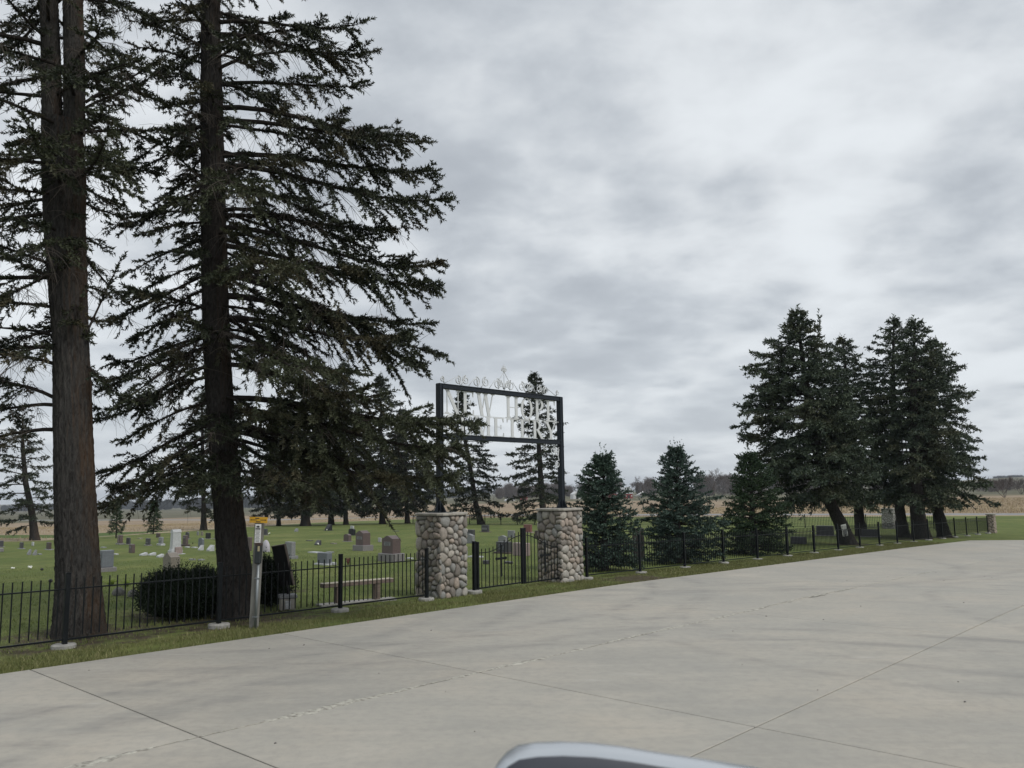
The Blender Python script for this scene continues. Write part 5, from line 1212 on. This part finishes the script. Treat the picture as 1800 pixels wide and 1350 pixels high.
barn('small red shed seen under the sign', 921, 881, 420., 9, 6, 3, .4, 'red', 'red', False, 'shed', 'shed')
barn('low white-roofed shed seen under the sign', 896, 882, 420., 15, 2.5, 3, .9, 'shedwhite', 'shedwhite', False, 'shed', 'shed', .8)
barn('white farmhouse left of the first young spruce', 1012, 876, 440., 14, 9, 5, .2, 'shedwhite', 'shedwhite', False, 'farmhouse', 'house')
def auger():
    p = at(1120, 875, 430.); p[2] = gz(p); k = 430/F; o = empty('grain_auger', tuple(p), label='pale slanted grain auger right of the rounded barn', cat='farm machine')
    MB().tube([(-5*k, 0, .8), (11*k, 0, 11*k)], .45, 6).build('tube', M['shedwhite'], o); MB().tube([(2*k, 0, 0), (4*k, 0, 6.5*k)], .2, 5).tube([(7*k, 0, 0), (4*k, 0, 6.5*k)], .2, 5).build('leg', M['conduit'], o)
auger()
def bare_tree(label, px, py, depth, hpx, seed, spread=1.0, m='bare', name='bare_tree', group=None, levels=5, cat='tree', bushy=False):
    r = np.random.default_rng(seed); p = at(px, py, depth); p[2] = gz(p) - .2; Hh = hpx*depth/F + (at(px, py, depth)[2] - p[2]) ; o = empty(name, tuple(p), label=label, cat=cat, group=group)
    segs = []
    def grow(q, d, L, rad, lv):
        n = 3; pts = [q]
        for i in range(n): d = d + r.normal(0, .12, 3); d /= np.linalg.norm(d); q = q + d*L/n; pts.append(q)
        segs.append((np.array(pts), np.linspace(rad, rad*.6, n+1), lv))
        if lv >= levels: return
        for i in range(3 if lv < 3 else 4):
            a = r.uniform(0, 6.28); sp_ = r.uniform(.35, .85)*spread; u = np.array([math.cos(a), math.sin(a), 0]); nd = d + u*sp_ + np.array([0, 0, .12]); nd /= np.linalg.norm(nd)
            grow(pts[r.integers(2, n+1)], nd, L*r.uniform(.6, .82), max(rad*.58, .035), lv+1)
    if bushy:
        for i in range(5): a = i*1.3; grow(np.zeros(3), np.array([math.cos(a)*.6, math.sin(a)*.6, 1.]), Hh*.3, .10, 1)
    else: grow(np.zeros(3), np.array([r.normal(0, .05), 0, 1.]), Hh*.30, Hh*.020, 0)
    tp = [s_ for s_ in segs if s_[2] == 0]; rest = [s_ for s_ in segs if s_[2] > 0]
    zmax = max(s_[0][:, 2].max() for s_ in segs); kk = Hh/zmax
    if tp: V, Q = tubes_np(np.array([s_[0]*kk for s_ in tp]), np.array([s_[1] for s_ in tp]), 8); link('trunk', np_mesh('trunk', V, Q, M[m], True), o)
    V, Q = tubes_np(np.array([s_[0]*kk for s_ in rest]), np.array([s_[1] for s_ in rest]), 3); link('crown', np_mesh('crown', V, Q, M[m], True), o)['kind'] = 'stuff'; TRI[0] += 2*len(Q)
BT = [(1256, 873, 330, 50, 'lone broad bare tree between the second and third young spruces'), (1228, 873, 380, 34, 'bare tree left of the lone broad one, close to the second young spruce'), (1282, 873, 400, 40, 'bare tree right of the lone broad one'),
      (1300, 873, 390, 42, 'bare tree touching the left side of the third young spruce'), (1108, 872, 480, 36, 'bare tree behind the rounded barn'), (1124, 872, 490, 30, 'bare tree right of the rounded barn'), (1140, 873, 470, 27, 'bare tree midway between the first two young spruces'),
      (1153, 873, 460, 36, 'bare tree touching the left side of the second young spruce'), (1013, 873, 480, 28, 'bare tree behind the white farmhouse'), (1030, 873, 480, 26, 'bare tree between the farmhouse and the first young spruce'), (868, 882, 460, 20, 'bare tree left of the tall back row spruce')]
for i, (x, y, d, h, lb) in enumerate(BT): bare_tree(lb, x, y, float(d), h, 100+i, 1.15, group='bare trees by the farm')
bare_tree('leafless forked shrub beyond the road right of the outermost spruce', 1766, 876, 235., 40, 131, .9, m='bare', name='bare_shrub', cat='shrub', bushy=True, levels=5)
bare_tree('leafless shrub at the right edge of the picture beyond the road', 1795, 864, 300., 26, 132, 1.0, m='bare', name='bare_shrub', cat='shrub', bushy=True, levels=5)
def woods(name, label, items, m, tw, n, seed, th=.6, wd=9.0):
    """belt of bare crowns: thin twig slivers filling egg-shaped volumes plus stems; items: (px0, px1, -, -, depth, hpx0, hpx1, belt)"""
    r = np.random.default_rng(seed); VV = []
    for (x0, x1, y0, y1, d, h0, h1, belt) in items:
        nc = max(4, int((x1-x0)/F*d/(wd*.5))); cx_ = r.uniform(x0, x1, nc); cd = d + r.uniform(-belt, belt, nc); hc = (h0 + (h1-h0)*(cx_-x0)/(x1-x0))*d/F*r.uniform(.6, 1.05, nc)
        i = r.integers(0, nc, n); ph = r.uniform(0, 6.28, n); z = r.uniform(0, 1, n)**.8; prof = np.sqrt(np.clip(1 - ((z-.45)/.56)**2, 0.02, 1)); rad = wd*.55*prof*np.sqrt(r.uniform(0, 1, n))*hc[i]/hc.max()
        X = (cx_[i]-CX)/F*cd[i] + rad*np.cos(ph); Y = cd[i] + rad*np.sin(ph); P = np.stack([X, Y, zfun(X, Y) + z*hc[i]], 1)
        s_ = tw*r.uniform(.5, 1.6, n); out = np.stack([np.cos(ph)*.35 + r.normal(0, .2, n), np.sin(ph)*.35, .9 + 0*ph], 1); out /= np.linalg.norm(out, axis=1, keepdims=True)
        a = r.uniform(0, 6.28, n); dv = np.stack([np.cos(a), np.sin(a), 0*a], 1)*(s_*th)[:, None]; tip = P + out*(s_*1.6)[:, None]; VV.append(np.stack([P-dv, P+dv, tip], 1).reshape(-1, 3))
    V = np.concatenate(VV); TRI[0] += len(V)//3
    tag(link(name, np_mesh(name, V, np.arange(len(V)).reshape(-1, 3), M[m])), label, 'woods', kind='stuff')
woods('distant_woods', 'low dark line of woods on the horizon at the left', [(-60, 420, 0, 0, 1500., 7, 12, 60), (240, 480, 0, 0, 1100., 12, 15, 50), (400, 900, 0, 0, 1300., 14, 14, 50)], 'thicket_left', 2.6, 14000, 201, .6, 14.)
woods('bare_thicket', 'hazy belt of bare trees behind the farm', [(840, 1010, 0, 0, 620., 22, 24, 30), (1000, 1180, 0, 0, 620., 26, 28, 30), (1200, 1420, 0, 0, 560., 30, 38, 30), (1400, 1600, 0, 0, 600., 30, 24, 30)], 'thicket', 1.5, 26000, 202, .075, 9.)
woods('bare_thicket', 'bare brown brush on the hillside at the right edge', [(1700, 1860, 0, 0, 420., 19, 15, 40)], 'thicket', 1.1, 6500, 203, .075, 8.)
woods('distant_woods', 'thin dark tree line along the hilltop at the right edge', [(1740, 1900, 0, 0, 1460., 2.2, 3.6, 20)], 'thicket_left', 1.6, 2200, 204, .4, 16.)

# ------------------------------------------------------------------ air
def haze(dens):
    mb = MB(); mb.box((0, 0, 0), (8600, 8600, 90)); m = bpy.data.materials.new('air'); m.use_nodes = True; nt = m.node_tree; nt.nodes.clear()
    o_ = nt.nodes.new('ShaderNodeOutputMaterial'); v = nt.nodes.new('ShaderNodeVolumePrincipled'); v.inputs['Density'].default_value = dens; v.inputs['Color'].default_value = (.80, .86, .95, 1); v.inputs['Anisotropy'].default_value = .2
    nt.links.new(v.outputs[0], o_.inputs['Volume']); o = mb.build('haze', m, None, (0, 0, -20)); tag(o, 'thin pale haze over the far fields', 'haze', kind='stuff')
haze(.00018)

# ------------------------------------------------------------------ own car's door mirror at the bottom edge
def car_mirror():
    o = empty('car_mirror', (.12, .80, 1.90), 0, label='rounded silver door mirror top at the bottom edge, out of focus', cat='car mirror')
    d0 = .80
    top = [(858, 1372), (872, 1346), (888, 1328), (908, 1316), (940, 1311), (985, 1309), (1040, 1311), (1100, 1318), (1180, 1331), (1260, 1343), (1340, 1356), (1400, 1372), (1440, 1400)]
    rows = []
    base = Vector((.12, .80, 1.90))
    prof = [(-.030, -.040, 'd'), (-.024, -.012, 'd'), (-.017, -.0035, 's'), (-.010, -.001, 's'), (0, 0, 's'), (.02, -.002, 's'), (.05, -.010, 's'), (.08, -.028, 's'), (.10, -.06, 's')]
    pts = [Vector(at(x, y, d0)) - base for x, y in top]
    V = []
    low = [p.copy() for p in pts]
    ctr = Vector((sum(p.x for p in pts)/len(pts), 0, min(p.z for p in pts) - .02))
    for dy, dz, _ in prof:
        for p in pts:
            dirn = Vector((p.x - ctr.x, 0, (p.z - ctr.z)*3)).normalized(); q = p + Vector((0, dy, 0)) + dirn*dz*1.4; V.append(q)
    n = len(pts); sil = MB(); sil.add(V[2*n:], [(l*n+i, l*n+i+1, (l+1)*n+i+1, (l+1)*n+i) for l in range(len(prof)-3) for i in range(n-1)], True)
    sil.build('mirror_cap', M['silver'], o)
    dk = MB(); W_ = V[:3*n]; extra = [Vector((q.x, q.y, ctr.z - .10)) for q in V[:n]]
    dk.add(extra + W_, [(l*n+i, l*n+i+1, (l+1)*n+i+1, (l+1)*n+i) for l in range(3) for i in range(n-1)], True)
    dk.build('mirror_housing', M['darkplastic'], o)
car_mirror()
print('approx tris in vegetation', TRI[0])
